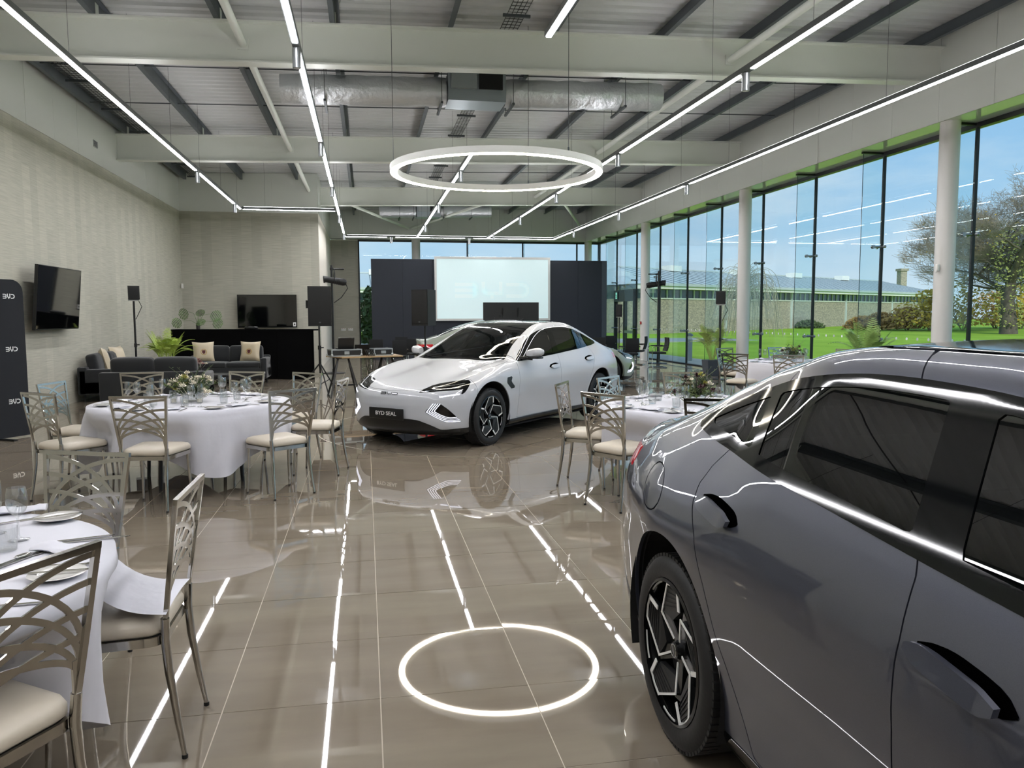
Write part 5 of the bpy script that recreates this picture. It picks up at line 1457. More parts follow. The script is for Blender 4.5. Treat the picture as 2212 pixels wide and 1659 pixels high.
# ---- plants
def frond(b, p0, a, L, rise, rg, leaf=.07, droop=.75):
    """arching fern frond with paired leaflets"""
    d = Vector((math.cos(a), math.sin(a), 0)); pts = []
    for k in range(19):
        f = k/18; pts.append(Vector(p0)+d*(L*(f**1.4)*math.cos(rise)+L*.1*f)+Vector((0,0,L*math.sin(rise)*f-droop*L*f**2.6*math.cos(rise))))
    b.tube(pts, [.005-.004*k/18 for k in range(19)], 4)
    for k in range(3, 19):
        T_ = (pts[k]-pts[k-1]).normalized(); s = T_.cross(Vector((0,0,1)))
        s = s.normalized() if s.length > .05 else Vector((1,0,0)); w = leaf*math.sin(PI*(k-2)/17.5)**.7+.012
        for h in (0,):
            p = pts[k-1].lerp(pts[k], h)
            for sg in (-1, 1):
                tip = p+(s*sg+T_*.45).normalized()*w*rg.uniform(.85,1.1)+Vector((0,0,-.12*w)); e = T_*w*.08
                b.add([p-e, (p+tip)/2-e*1.1, tip, (p+tip)/2+e*1.1, p+e], [(0,1,2,3,4)], True)
def fern(loc, label, L, n, pot, seed, stem=0.0, mcol='a2b84e'):
    rg = random.Random(seed); t = thing('fern', label, 'plant', loc)
    w, h = pot
    b = MB(); b.add([(-w*.42,-w*.42,0),(w*.42,-w*.42,0),(w*.42,w*.42,0),(-w*.42,w*.42,0),(-w/2,-w/2,h),(w/2,-w/2,h),(w/2,w/2,h),(-w/2,w/2,h)], [(0,3,2,1),(0,1,5,4),(1,2,6,5),(2,3,7,6),(3,0,4,7),(4,5,6,7)]); b.build('planter', mat('slate_planter', '3a4048', .7), t)
    M1 = mat('fern_green_'+mcol, mcol, .55, vary=(4, .25))
    for k in range(n):
        a = 2*PI*k/n+rg.uniform(-.3,.3); r = rg.uniform(.75, 1.52); bb = MB()
        p0 = (.05*math.cos(a), .05*math.sin(a), h)
        if stem:
            hs = stem*rg.uniform(.55, 1.0); p1 = (p0[0]*3, p0[1]*3, h+hs); bb.tube([p0, p1], [.007,.005], 5); p0 = p1
        frond(bb, p0, a, L*rg.uniform(.7, 1.05), r, rg, leaf=L*.17); bb.build('frond', M1, t)
    return t
fern((-4.45, 18.85, 0), 'bright green fern spilling over the sofas beside the reception desk', .72, 34, (.40, .55), 21, .20)
fern((8.95, 19.25, 0), 'tall arching fern in a square slate planter by the glass', .80, 26, (.40, .42), 22, .42, 'a0b062')
fern((9.35, 13.35, 0), 'green fern between the grey car roof and the nearest column', .80, 26, (.36, .42), 23, .45, '93b062')
t = thing('monstera', 'monstera with split variegated leaves on the reception counter', 'plant', (-4.30, 21.66, 1.276)); rg = random.Random(31)
MB().lathe([(0,0),(.05,0),(.055,.12),(.045,.16)], 16).build('vase', mat('dark_vase', '2a2522', .4), t)
M_mon = mat('monstera_green', '55703f', .4, vary=(14, .7))
for (a, r, h, s) in ((2.6,.30,.46,.26), (.3,.34,.40,.27), (1.4,.12,.50,.2), (3.4,.42,.22,.24), (-.2,.40,.20,.24), (5.0,.2,.25,.2)):
    b = MB(); e = Vector((r*math.cos(a), r*math.sin(a)*.4, h)); b.tube([(0,0,.12), (e.x*.4, e.y*.4, e.z*.8+.05), e], [.006,.005,.004], 6)
    d = Vector((math.cos(a), math.sin(a)*.4, -.5)).normalized(); sd = d.cross(Vector((0,-1,.3))).normalized()
    for k in range(7):
        f0, f1 = k/7, (k+.60)/7
        wd = lambda f: s*.62*math.sin(PI*min(1, f*.9+.10))**.6
        for sg in (-1, 1):
            p0, p1 = e+d*s*f0, e+d*s*f1
            b.add([p0, p0+sd*sg*wd(f0)+d*s*.05, p1+sd*sg*wd(f1)+d*s*.05, p1], [(0,1,2,3)], True)
    b.build('leaf', M_mon, t)
# ---- wall televisions
def tv(name, loc, rotz, w, h, label, tilt=0.0, logo=False):
    t = thing(name, label, 'television', loc, rotz)     # local: screen faces +x, width along y
    R_ = Matrix.Rotation(tilt, 4, 'Y')
    def bb(*a):
        b = MB().box(*a); b.v = [tuple(R_ @ Vector(p)) for p in b.v]; return b
    bb(0, .05, -w/2, w/2, -h/2, h/2).build('casing', SAT, t)
    bb(.05, .053, -w/2+.012, w/2-.012, -h/2+.02, h/2-.012).build('screen', mat('tv_screen', '040506', .05, coat=1.0), t)
    bb(-.15, 0, -.15, .15, -.15, .15).build('wall_bracket', M_stand, t)
    if logo: bb(.053, .055, w/2-.12, w/2-.03, -h/2+.035, -h/2+.155).build('sticker', mat('sticker_white','e6e6e4',.5), t); bb(.055, .0555, w/2-.095, w/2-.055, -h/2+.07, -h/2+.12).build('sticker_mark', M_stand, t)
    return t
tv('television', (XL+.20, 14.71, 1.92), 0, 1.93, 1.06, 'large black television on the tan left wall, above the banner', .09)
tv('television', (-2.93, YA-.16, 1.765), -PI/2, 1.74, 1.00, 'dark television on the alcove wall behind the reception desk', 0, True)
t = thing('motion_sensor', 'small white sensor high in the alcove corner', 'sensor', (XL+.02, 24.9, 2.52)); MB().rbox(0,.06,-.04,.04,-.07,.07,.015).build('housing', mat('sensor_plastic','e4e2dd',.4), t)
# ---- banner with rows of emblems
t = thing('fabric_banner', 'black fabric display wall with rows of white emblems, at the left edge', 'banner')
bd = Vector((-.52, -.85)).normalized(); bn = Vector((-bd.y, bd.x)); bn = bn if bn.x > 0 else -bn; B0 = Vector((-4.47, 11.48))
L, Hh, rc = 2.6, 2.09, .16
ol = [(0,.02),(L,.02),(L,Hh)]+[(rc-rc*math.sin(a), Hh-rc+rc*math.cos(a)) for a in np.linspace(0, PI/2, 8)]
Mb = Matrix(((bd.x, 0, bn.x, B0.x), (bd.y, 0, bn.y, B0.y), (0, 1, 0, 0), (0,0,0,1)))
MB().prism(ol, -.05, 0, Mb).build('fabric_frame', mat('navy_black_fabric', '12161d', .85, bump=(300, .1)), t)
for x in (.4, L-.4): MB().box(x-.03, x+.03, 0, .02, -.30, .25, Mb).build('foot', M_stand, t)
M_wl = mat('white_print', 'eceded', .6)
for c_ in range(6):
    for z in ((1.87, 1.18, .49) if c_ % 2 == 0 else (1.99, 1.44, .79, .14)):
        x = .20+.36*c_
        Ml = Mb @ Matrix.Translation((x, z, .001)) @ Matrix.Rotation(PI, 4, 'Y') @ Matrix.Rotation(0, 4, 'Z')
        Ml = Mb @ Matrix(((-1,0,0,x),(0,1,0,z),(0,0,1,.001),(0,0,0,1)))
        b = logo_mesh(.155, .062, .012, Ml, .001); b.f = [f[::-1] for f in b.f]; b.build('emblem', M_wl, t)
# ---- stage wall and screen
YS = 29.4
t = thing('stage_wall', 'dark blue-black freestanding panel wall behind the screen', 'panel wall', (0, YS, 0))
M_pan = mat('blue_black_panel', '1d222c', .75)
px_ = [.24, 1.38, 2.5, 4.7, 6.95, 8.1, 9.05]
for a, c in zip(px_[:-1], px_[1:]): MB().box(a+.004, c-.004, 0, .30, 0, 3.70).build('panel', M_pan, t)
MB().box(9.05, 9.25, .0, .30, 0, 3.70).build('end_panel', mat('panel_end', '39414a', .5), t)
t = thing('projection_screen', 'large pale projection screen in a silver frame', 'screen', (0, YS-.06, 0))
sx0, sx1, sz0, sz1 = 2.56, 6.97, 1.42, 3.80
MB().box(sx0+.07, sx1-.07, -.02, .02, sz0+.07, sz1-.07).build('screen_surface', mat('lit_screen', 'c9dadb', .6, emit=('bcd6da', .40)), t)
for (a, c, e, g) in ((sx0, sx1, sz1-.08, sz1), (sx0, sx1, sz0, sz0+.08), (sx0, sx0+.08, sz0+.08, sz1-.08), (sx1-.08, sx1, sz0+.08, sz1-.08)):
    MB().box(a, c, -.04, .05, e, g).build('frame_bar', mat('screen_frame', 'c9cbc9', .35, .2), t)
Ms = Matrix(((1,0,0,4.72),(0,0,1,-.0215),(0,1,0,2.56),(0,0,0,1)))
b = logo_mesh(2.75, .56, .13, Ms, -.0015); b.build('projected_emblem', mat('faint_projection', 'cddcdd', .6, emit=('c4dcdf', .42)), t)['kind'] = 'stuff'
# presentation monitor on a trolley, seen from behind
t = thing('monitor_trolley', 'black monitor on a trolley, back towards the camera, before the screen', 'monitor', (3.72, 20.0, 0))
MB().box(-.73, .73, 0, .05, 1.12, 1.94).build('monitor_back', SAT, t)
MB().box(-.30, .30, -.06, 0, 1.30, 1.62).build('electronics_hump', M_stand, t)
for x in (-.2, .2): MB().box(x-.025, x+.025, -.09, -.06, .5, 1.80).build('mounting_rail', M_stand, t)
MB().box(-.45, .45, -.10, -.06, 1.50, 1.56).build('cross_rail', M_stand, t)
for x in (-.45, .45):
    MB().cyl((x*.8, -.05, .1), (x*.5, -.05, 1.5), .03, 10).build('upright', M_stand, t); MB().box(x-.03, x+.03, -.4, .4, .05, .1).build('trolley_foot', M_stand, t)
    for y in (-.36, .36): MB().lathe([(0,-.015),(.05,-.015),(.05,.015),(0,.015)], 14, Matrix.Translation((x, y, .05)) @ Matrix.Rotation(PI/2, 4, 'Y')).build('castor', M_stand, t)
MB().tube([(-.25,-.1,1.45),(-.1,-.14,1.36),(.1,-.14,1.42),(.3,-.1,1.52)], .008, 6).build('cable', M_stand, t)
# ---- loudspeakers on stands
def tripod(parent, h, spread=.5, rot=0.0):
    MB().cyl((0,0,.12), (0,0,h), .0175, 12).build('pole', M_stand, parent)
    MB().cyl((0,0,.55), (0,0,.95), .024, 12).build('outer_tube', M_stand, parent)
    c = MB().cyl((0,0,.92), (0,0,1.0), .036, 12).build('collar', M_stand, parent); MB().cyl((.03,0,.96), (.085,0,.96), .014, 8).build('knob', M_stand, c)
    for k in range(3):
        a = rot+2*PI*k/3; e = (spread*math.cos(a), spread*math.sin(a), .02)
        l = MB().tube([(.02*math.cos(a), .02*math.sin(a), .62), e], .014, 8).build('leg', M_stand, parent)
        MB().tube([(0,0,.20), (e[0]*.55, e[1]*.55, .62-.6*.55)], .009, 6).build('leg_brace', M_stand, l)
        MB().cyl((e[0],e[1],0), (e[0],e[1],.03), .02, 8).build('rubber_foot', M_stand, l)
def pa_speaker(loc, rotz, w, d, h, z, label, slabel):
    s = thing('speaker_stand', slabel, 'stand', (loc[0], loc[1], 0)); tripod(s, z+.0, .5, .9)
    t = thing('loudspeaker', label, 'loudspeaker', (loc[0], loc[1], z), rotz)   # local: front faces -y
    b = MB(); ol = [(-w/2,-d/2),(w/2,-d/2),(w/2-.05,d/2),(-w/2+.05,d/2)]; b.prism([(p[0],p[1]) for p in ol], .0, h); b.build('cabinet', M_blkspk, t)
    MB().rbox(-w/2+.012, w/2-.012, -d/2-.012, -d/2+.004, .035, h-.02, .008).build('grille', mat('grille_mesh', '0c0d0e', .7, bump=(900, .3)), t)
    MB().box(-.02, .02, -d/2-.014, -d/2-.011, .06, .085).build('badge', mat('badge_grey','55585a',.3,.6), t)
    MB().box(-w/2-.02, -w/2+.02, -.06, .06, h*.45, h*.65).build('side_handle', M_stand, t)
    return t
pa_speaker((-.93, 16.45), .15, .46, .42, .80, 1.40, 'black loudspeaker on a tripod beside the reception desk', 'black tripod stand under the loudspeaker beside the reception desk')
pa_speaker((1.14, 15.3), -.65, .37, .37, .69, 1.41, 'black loudspeaker turned aside in front of the dark stage wall', 'black tripod stand under the loudspeaker behind the white car')
def small_speaker(x, y, z, top, rotz, label, slabel):
    s = thing('speaker_stand', slabel, 'stand', (x, y, 0))
    MB().cyl((0,0,.02), (0,0,z-.03), .022, 12).build('pole', M_stand, s); MB().lathe([(0,0),(.22,0),(.22,.012),(.03,.02),(.03,.10),(0,.10)], 28).build('base_plate', M_stand, s)
    c = MB().cyl((0,0,.95), (0,0,1.03), .032, 12).build('collar', M_stand, s); MB().cyl((.03,0,1.0), (.08,0,1.0), .012, 8).build('knob', M_stand, c)
    t = thing('loudspeaker', label, 'loudspeaker', (x, y, z), rotz)
    b = MB(); M_ = Matrix.Rotation(-.06, 4, 'X')
    b.prism([(-.115,-.09),(.115,-.09),(.095,.09),(-.095,.09)], 0, top-z, M_); b.build('cabinet', M_blkspk, t)
    g = MB().rbox(-.105,.105,-.100,-.088,.012,top-z-.012,.006); g.v = [tuple(M_ @ Vector(p)) for p in g.v]; g.build('grille', mat('grille_mesh', '0c0d0e', .7), t)
    MB().box(-.10,.10,-.08,.08,-.028,-.006).build('mount_plate', mat('mount_grey','9a9a98',.4,.6), t)
    MB().tube([(.10,.03,-.02),(.16,.05,-.15),(.03,.03,-.42)], .007, 6).build('cable', M_stand, t)
small_speaker(-4.90, 18.16, 1.97, 2.26, .35, 'small black speaker on a pole over the wall sofa', 'slim black pole under the small speaker over the wall sofa')
small_speaker(8.60, 18.05, 1.86, 2.17, -.5, 'small black speaker on a pole before the glass', 'slim black pole under the small speaker before the glass')
small_speaker(9.30, 28.0, 1.55, 2.0, -.5, 'small black speaker beside the exit, half behind a column', 'slim black pole beside the exit door')
# ---- theatre spotlights on tall stands
def spotlight(x, y, h, zl, rotz, label, slabel):
    s = thing('lighting_stand', slabel, 'stand', (x, y, 0))
    MB().cyl((0,0,.02), (0,0,h), .03, 12).build('pole', M_stand, s); MB().lathe([(0,0),(.32,0),(.32,.015),(.04,.025),(.04,.12),(0,.12)], 28).build('base_plate', M_stand, s)
    a = MB().cyl((-.02,0,h-.10), (.34,0,h-.10), .02, 10).build('boom_arm', M_stand, s); MB().cyl((.0,0,h-.14), (0,0,h-.06), .045, 12).build('clamp', M_stand, a)
    s.rotation_euler = (0,0,rotz)
    t = thing('spotlight', label, 'spotlight', (x, y, zl), rotz)
    MB().tube([(-.24,-.12,.04),(-.17,-.12,.045),(.10,-.12,0),(.30,-.12,-.03),(.38,-.12,-.04)], [.10,.085,.085,.10,.075], 16).build('barrel', M_blkspk, t)
    for q in range(5): MB().lathe([(.088,-.006),(.10,-.006),(.10,.006),(.088,.006)], 16, Matrix.Translation((.06+.05*q,-.12,.005-.008*q)) @ Matrix.Rotation(PI/2, 4, 'Y'), close=True).build('cooling_ring', M_stand, t)
    MB().tube([(.06,-.22,0),(.06,-.23,.16),(.06,-.12,.30),(.06,-.01,.16),(.06,-.02,0)], .012, 6).build('yoke', M_stand, t)
    MB().cyl((.06,-.12,.29), (.06,-.12,h-.10-zl), .014, 8).build('hanger', M_stand, t)
    MB().tube([(.36,-.12,-.05),(.42,-.10,-.2),(.25,-.05,-.45),(.05,0,-.6)], .012, 6).build('cable', M_stand, t)
spotlight(-.90, 22.6, 3.02, 2.58, .15, 'black theatre spotlight on the stand beside the reception wall', 'tall black lighting stand beside the reception wall')
spotlight(9.55, 24.7, 3.05, 2.62, PI-.25, 'black theatre spotlight hanging before the window wall', 'tall black lighting stand at the window wall')
# ---- production desk with flight cases and laptops
t = thing('trestle_desk', 'wooden trestle desk carrying the flight cases, left of the white car', 'desk', (0, 0, 0))
M_oak = mat('pale_oak_board', 'a88d68', .5, vary=(3, .1))
dp = [(-.80, 16.25), (-.46, 15.62), (.74, 16.0), (.60, 16.75)]
MB().prism(dp, .775, .80).build('desk_top', M_oak, t)
for (cx, cy, a) in ((-.45, 15.98, .35), (.42, 16.30, .35)):
    for s_ in (-1, 1):
        for e in (-1, 1):
            top = Vector((cx+s_*.10*math.cos(a), cy+s_*.10*math.sin(a)+e*.02, .775)); bot = Vector((cx+s_*.30*math.cos(a)-e*.12*math.sin(a), cy+s_*.30*math.sin(a)+e*.22, 0))
            MB().tube([top, bot], .02, flat=(.035, .035)).build('trestle_leg', M_stand, t)
    MB().tube([(cx-.24*math.cos(a), cy-.24*math.sin(a), .22), (cx+.24*math.cos(a), cy+.24*math.sin(a), .22)], .02, flat=(.03,.03)).build('cross_bar', M_stand, t)
    MB().tube([(cx-.14*math.cos(a), cy-.14*math.sin(a), .76), (cx+.14*math.cos(a), cy+.14*math.sin(a), .76)], .02, flat=(.03,.03)).build('cross_bar', M_stand, t)
M_alu = mat('case_aluminium', 'aeb4b6', .35, .8)
def flight_case(loc, rotz, w, d, h, label):
    t = thing('flight_case', label, 'flight case', loc, rotz)
    MB().box(-w/2+.004, w/2-.004, -d/2+.004, d/2-.004, .004, h-.004).build('panel_box', mat('case_black','141618',.5), t)
    for z in (0, h-.022):
        for (x0,x1,y0,y1) in ((-w/2,w/2,-d/2,-d/2+.022),(-w/2,w/2,d/2-.022,d/2),(-w/2,-w/2+.022,-d/2+.022,d/2-.022),(w/2-.022,w/2,-d/2+.022,d/2-.022)): MB().box(x0,x1,y0,y1,z,z+.022).build('edge_extrusion', M_alu, t)
    for x in (-w/2, w/2-.022):
        for y in (-d/2, d/2-.022):
            MB().box(x, x+.022, y, y+.022, .022, h-.022).build('corner_post', M_alu, t); MB().lathe([(0,-.028),(.020,-.020),(.028,0),(.020,.020),(0,.028)], 12, Matrix.Translation((x+.011,y+.011,.03))).build('ball_corner', M_alu, t)
    MB().box(-.05,.05,-d/2-.006,-d/2+.004,h*.3,h*.7).build('latch', M_alu, t)
    return t
flight_case((-.42, 16.02, .80), .3, .62, .34, .145, 'black flight case with aluminium edges, left on the trestle desk')
flight_case((.30, 16.22, .80), .3, .40, .34, .145, 'black flight case with aluminium edges, right on the trestle desk')
def laptop(loc, rotz, label):
    t = thing('laptop', label, 'laptop', loc, rotz)
    MB().rbox(-.16,.16,-.11,.11,0,.016,.005).build('keyboard_base', SAT, t)
    b = MB().box(-.16,.16,-.006,.006,0,.22); M_ = Matrix.Translation((0,-.11,.012)) @ Matrix.Rotation(.3, 4, 'X'); b.v = [tuple(M_ @ Vector(p)) for p in b.v]; b.build('lid', SAT, t)
laptop((-.42, 16.10, .945), .25, 'open black laptop seen from behind, left on the flight cases'); laptop((-.10, 16.42, .80), .2, 'open black laptop seen from behind, right behind the flight cases')
for k in range(6):
    o = MB().tube([(-.02+.03*k, 15.95, .93), (.02+.03*k, 15.90, .84), (.0+.04*k, 15.85, .70-.05*k), (.05+.03*k, 15.95, .35), (.1+.03*k, 16.1, .012)], .006, 6).build('cable', M_stand); tag(o, 'thin black cable hanging from the trestle desk', 'cable', 'cables hanging from the trestle desk')
# ---- visitor chairs
M_vis = mat('black_mesh_fabric', '0f1113', .8)
def visitor():
    t = thing('visitor_chair', 'x', 'chair')      # faces +y
    MB().rbox(-.22,.22,-.21,.23,.42,.48,.025,3).build('seat', M_vis, t)
    b = MB(); n = 8; vs = []
    for i in range(n+1):
        z = .50+.42*i/n; yy = -.22-.06*(i/n)-.03*math.sin(PI*i/n); w = .215-.015*(i/n)
        vs += [(-w, yy-.016, z), (w, yy-.016, z), (w, yy+.016, z), (-w, yy+.016, z)]
    fs = [(0,1,2,3), (n*4+3, n*4+2, n*4+1, n*4)]
    for i in range(n):
        for k in range(4): fs.append((i*4+k, (i+1)*4+k, (i+1)*4+(k+1) % 4, i*4+(k+1) % 4))
    b.add(vs, fs, False); b.build('backrest', M_vis, t)
    for sx in (-1, 1):
        MB().tube([(sx*.25,-.26,.66),(sx*.25,.16,.66),(sx*.25,.22,.63),(sx*.25,.24,.55),(sx*.25,.25,.06),(sx*.25,.22,.022),(sx*.25,.16,.012),(sx*.25,-.22,.012)], .012, 8).build('sled_frame', M_chr, t)
        MB().rbox(sx*.25-.02, sx*.25+.02, -.22, .14, .665, .685, .008).build('arm_pad', M_vis, t)
        MB().tube([(sx*.25,.02,.655),(sx*.235,.0,.46)], .010, 8).build('arm_support', M_chr, t)
    MB().cyl((-.25,-.21,.012), (.25,-.21,.012), .012, 8).build('floor_bar', M_chr, t)
    return t
V0 = visitor(); vc = [0]
for (x, y, face, lab) in ((7.75, 22.35, 88, 'black visitor chair with its back to the camera, nearest the sage car'), (8.80, 22.75, 175, 'black visitor chair in profile by the window wall'), (8.62, 24.1, 150, 'black visitor chair behind the one in profile, by the column'),
    (7.15, 23.7, 85, 'black visitor chair just beyond the sage car bonnet'), (7.95, 25.4, 110, 'black visitor chair second row, beside the exit door'), (6.85, 25.2, 88, 'black visitor chair at the foot of the dark stage wall, right side'),
    (.35, 23.6, 80, 'black visitor chair behind the laptops'), (.88, 22.5, 100, 'black visitor chair left of the turned loudspeaker'), (1.45, 24.0, 85, 'black visitor chair behind the turned loudspeaker'), (1.15, 26.2, 90, 'farthest black visitor chair at the left of the stage wall')):
    a = math.radians(face)-PI/2
    if vc[0] == 0: V0.location = (x, y, 0); V0.rotation_euler = (0,0,a); V0['label'] = lab; V0['group'] = 'black visitor chairs'
    else: copy_tree(V0, lab, 'black visitor chairs', (x, y, 0), a)
    vc[0] += 1
# ---- exit door in the glass wall
d1 = struct('door_1')
for y in (29.05, 30.2, 31.4): MB().box(XR-.10, XR+.05, y-.04, y+.04, .03, 2.62).build('door_post', M_sil, d1)
MB().box(XR-.11, XR+.05, 29.05, 31.4, 2.16, 2.62).build('transom', M_dark, d1)
MB().box(XR-.09, XR-.05, 29.12, 30.14, .9, 1.0).build('push_bar', M_steel, d1)
t = thing('exit_sign', 'green running figure exit sign above the glass door', 'sign', (XR-.115, 31.0, 2.40))
MB().box(-.02, 0, -.16, .16, -.16, .16).build('sign_box', M_dark, t)
MB().box(-.024, -.02, -.10, .10, -.13, .13).build('lit_panel', mat('exit_green', '7fd0b8', .5, emit=('8fe0c8', .6)), t)
fg_ = MB()
def fb(p, q, w): fg_.tube([(-.026, p[0], p[1]), (-.026, q[0], q[1])], .01, flat=(w, .003), up=(1,0,0))
fb((.02,.03),(-.01,-.04),.035); fb((-.01,-.04),(.05,-.09),.022); fb((-.01,-.04),(-.05,-.06),.022); fb((-.05,-.06),(-.05,-.11),.02); fb((.02,.03),(-.04,.0),.018); fb((.02,.03),(.06,-.01),.018)
fg_.lathe([(0,0),(.022,0),(.022,.003),(0,.003)], 12, Matrix.Translation((-.025,.035,.075)) @ Matrix.Rotation(-PI/2, 4, 'Y')); fg_.build('running_figure', M_dark, t)['kind'] = 'stuff'
# sockets on the far wall, call point on the column
for k, x in enumerate((-.92, -.62)):
    t = thing('wall_socket', 'white double socket low on the far tan wall, %s one' % ('left', 'right')[k], 'socket', (x, YB-.012, 1.05)); MB().rbox(-.10,.10,0,.012,-.06,.06,.004).build('plate', mat('socket_white','e6e6e2',.4), t)
    for s_ in (-.04,.04): MB().box(s_-.012, s_+.012, -.002, 0, .015, .035).build('switch', mat('socket_red','a33028',.4), t)
t = thing('fire_call_point', 'small red fire call point on the column by the visitor chairs', 'call point', (XFZ+.17-.17, 26.52, 1.33)); MB().rbox(-.03,.02,-.05,.05,-.05,.05,.008).build('housing', mat('call_red','a8201c',.4), t); MB().box(-.033,-.03,-.03,.03,-.03,.03).build('glass_pane', mat('call_white','e8e4e0',.3), t)
# ================================================================== outside
def lawn_mat():
    m = bpy.data.materials.new('lawn'); m.use_nodes = True; t = m.node_tree; b = t.nodes['Principled BSDF']; co = t.nodes.new('ShaderNodeNewGeometry')
    n = t.nodes.new('ShaderNodeTexNoise'); n.inputs['Scale'].default_value = .35; n.inputs['Detail'].default_value = 8; n.inputs['Roughness'].default_value = .65
    mp_ = t.nodes.new('ShaderNodeMapping'); mp_.inputs['Scale'].default_value = (1, .35, 1); t.links.new(co.outputs['Position'], mp_.inputs[0]); t.links.new(mp_.outputs[0], n.inputs['Vector'])
    r = t.nodes.new('ShaderNodeValToRGB'); t.links.new(n.outputs['Fac'], r.inputs[0])
    r.color_ramp.elements[0].position = .3; r.color_ramp.elements[0].color = (*lin('7da030'), 1); r.color_ramp.elements[1].position = .7; r.color_ramp.elements[1].color = (*lin('9fbf45'), 1)
    t.links.new(r.outputs[0], b.inputs['Base Color']); b.inputs['Roughness'].default_value = .9; b.inputs['Specular IOR Level'].default_value = .1
    return m
def gz(x, y):
    """ground outside: level by the glass, rising gently to the building"""
    d = max(0, max(x-13, y-40)); return -.06+.60*min(1, d/40)**1.2
gb = MB(); xs = list(np.linspace(-60, 150, 36)); ys = list(np.linspace(-40, 160, 36))
xs = sorted(set(list(xs)+[12.4, XR+.3])); vs = [(x, y, gz(x, y)-(.25 if x < XR+.2 and y < YB+.3 else 0)) for x in xs for y in ys]
gb.add(vs, [(i*len(ys)+j, (i+1)*len(ys)+j, (i+1)*len(ys)+j+1, i*len(ys)+j+1) for i in range(len(xs)-1) for j in range(len(ys)-1)], True)
lw = gb.build('lawn', lawn_mat(), sharp=0); tag(lw, None, None, None, 'structure')
pv = MB().box(XR+.3, 12.3, -30, 42, -.20, -.045).build('paving_path', mat('concrete_paving', 'a8aca6', .8, vary=(2, .06))); pv['kind'] = 'structure'
rd = MB().box(-40, 40, 44, 50, gz(0,47)-.15, gz(0,47)+.05).build('service_road', mat('road_grey', '9aa0a0', .8)); rd['kind'] = 'structure'
# ---- stone building with standing-seam roof
def stone_mat():
    m = bpy.data.materials.new('rubble_stone'); m.use_nodes = True; t = m.node_tree; b = t.nodes['Principled BSDF']; co = t.nodes.new('ShaderNodeTexCoord')
    mp_ = t.nodes.new('ShaderNodeMapping'); mp_.inputs['Scale'].default_value = (1, 1, 2.1); t.links.new(co.outputs['Object'], mp_.inputs[0])
    v = t.nodes.new('ShaderNodeTexVoronoi'); v.inputs['Scale'].default_value = 6.5; t.links.new(mp_.outputs[0], v.inputs['Vector'])
    v2 = t.nodes.new('ShaderNodeTexVoronoi'); v2.feature = 'DISTANCE_TO_EDGE'; v2.inputs['Scale'].default_value = 6.5; t.links.new(mp_.outputs[0], v2.inputs['Vector'])
    r = t.nodes.new('ShaderNodeValToRGB'); sp = t.nodes.new('ShaderNodeSeparateColor'); t.links.new(v.outputs['Color'], sp.inputs[0]); t.links.new(sp.outputs[0], r.inputs[0])
    r.color_ramp.elements[0].color = (*lin('928e82'), 1); r.color_ramp.elements[1].color = (*lin('b9b09c'), 1)
    r2 = t.nodes.new('ShaderNodeValToRGB'); t.links.new(v2.outputs['Distance'], r2.inputs[0]); r2.color_ramp.elements[0].color = (.55,.55,.55,1); r2.color_ramp.elements[1].position = .06
    mx_ = t.nodes.new('ShaderNodeMixRGB'); mx_.blend_type = 'MULTIPLY'; mx_.inputs['Fac'].default_value = 1; t.links.new(r.outputs[0], mx_.inputs['Color1']); t.links.new(r2.outputs[0], mx_.inputs['Color2'])
    t.links.new(mx_.outputs[0], b.inputs['Base Color']); b.inputs['Roughness'].default_value = .95
    return m
M_stone = stone_mat(); M_seam = mat('zinc_roof', 'bcc8ca', .6); M_seam2 = mat('zinc_seam', '7f8c90', .6, .2); M_eave = mat('pale_eave', 'eceee6', .6); M_pane = mat('dark_pane', '39505a', .1); M_wfr = mat('pale_window_frame', 'bcc7c6', .5)
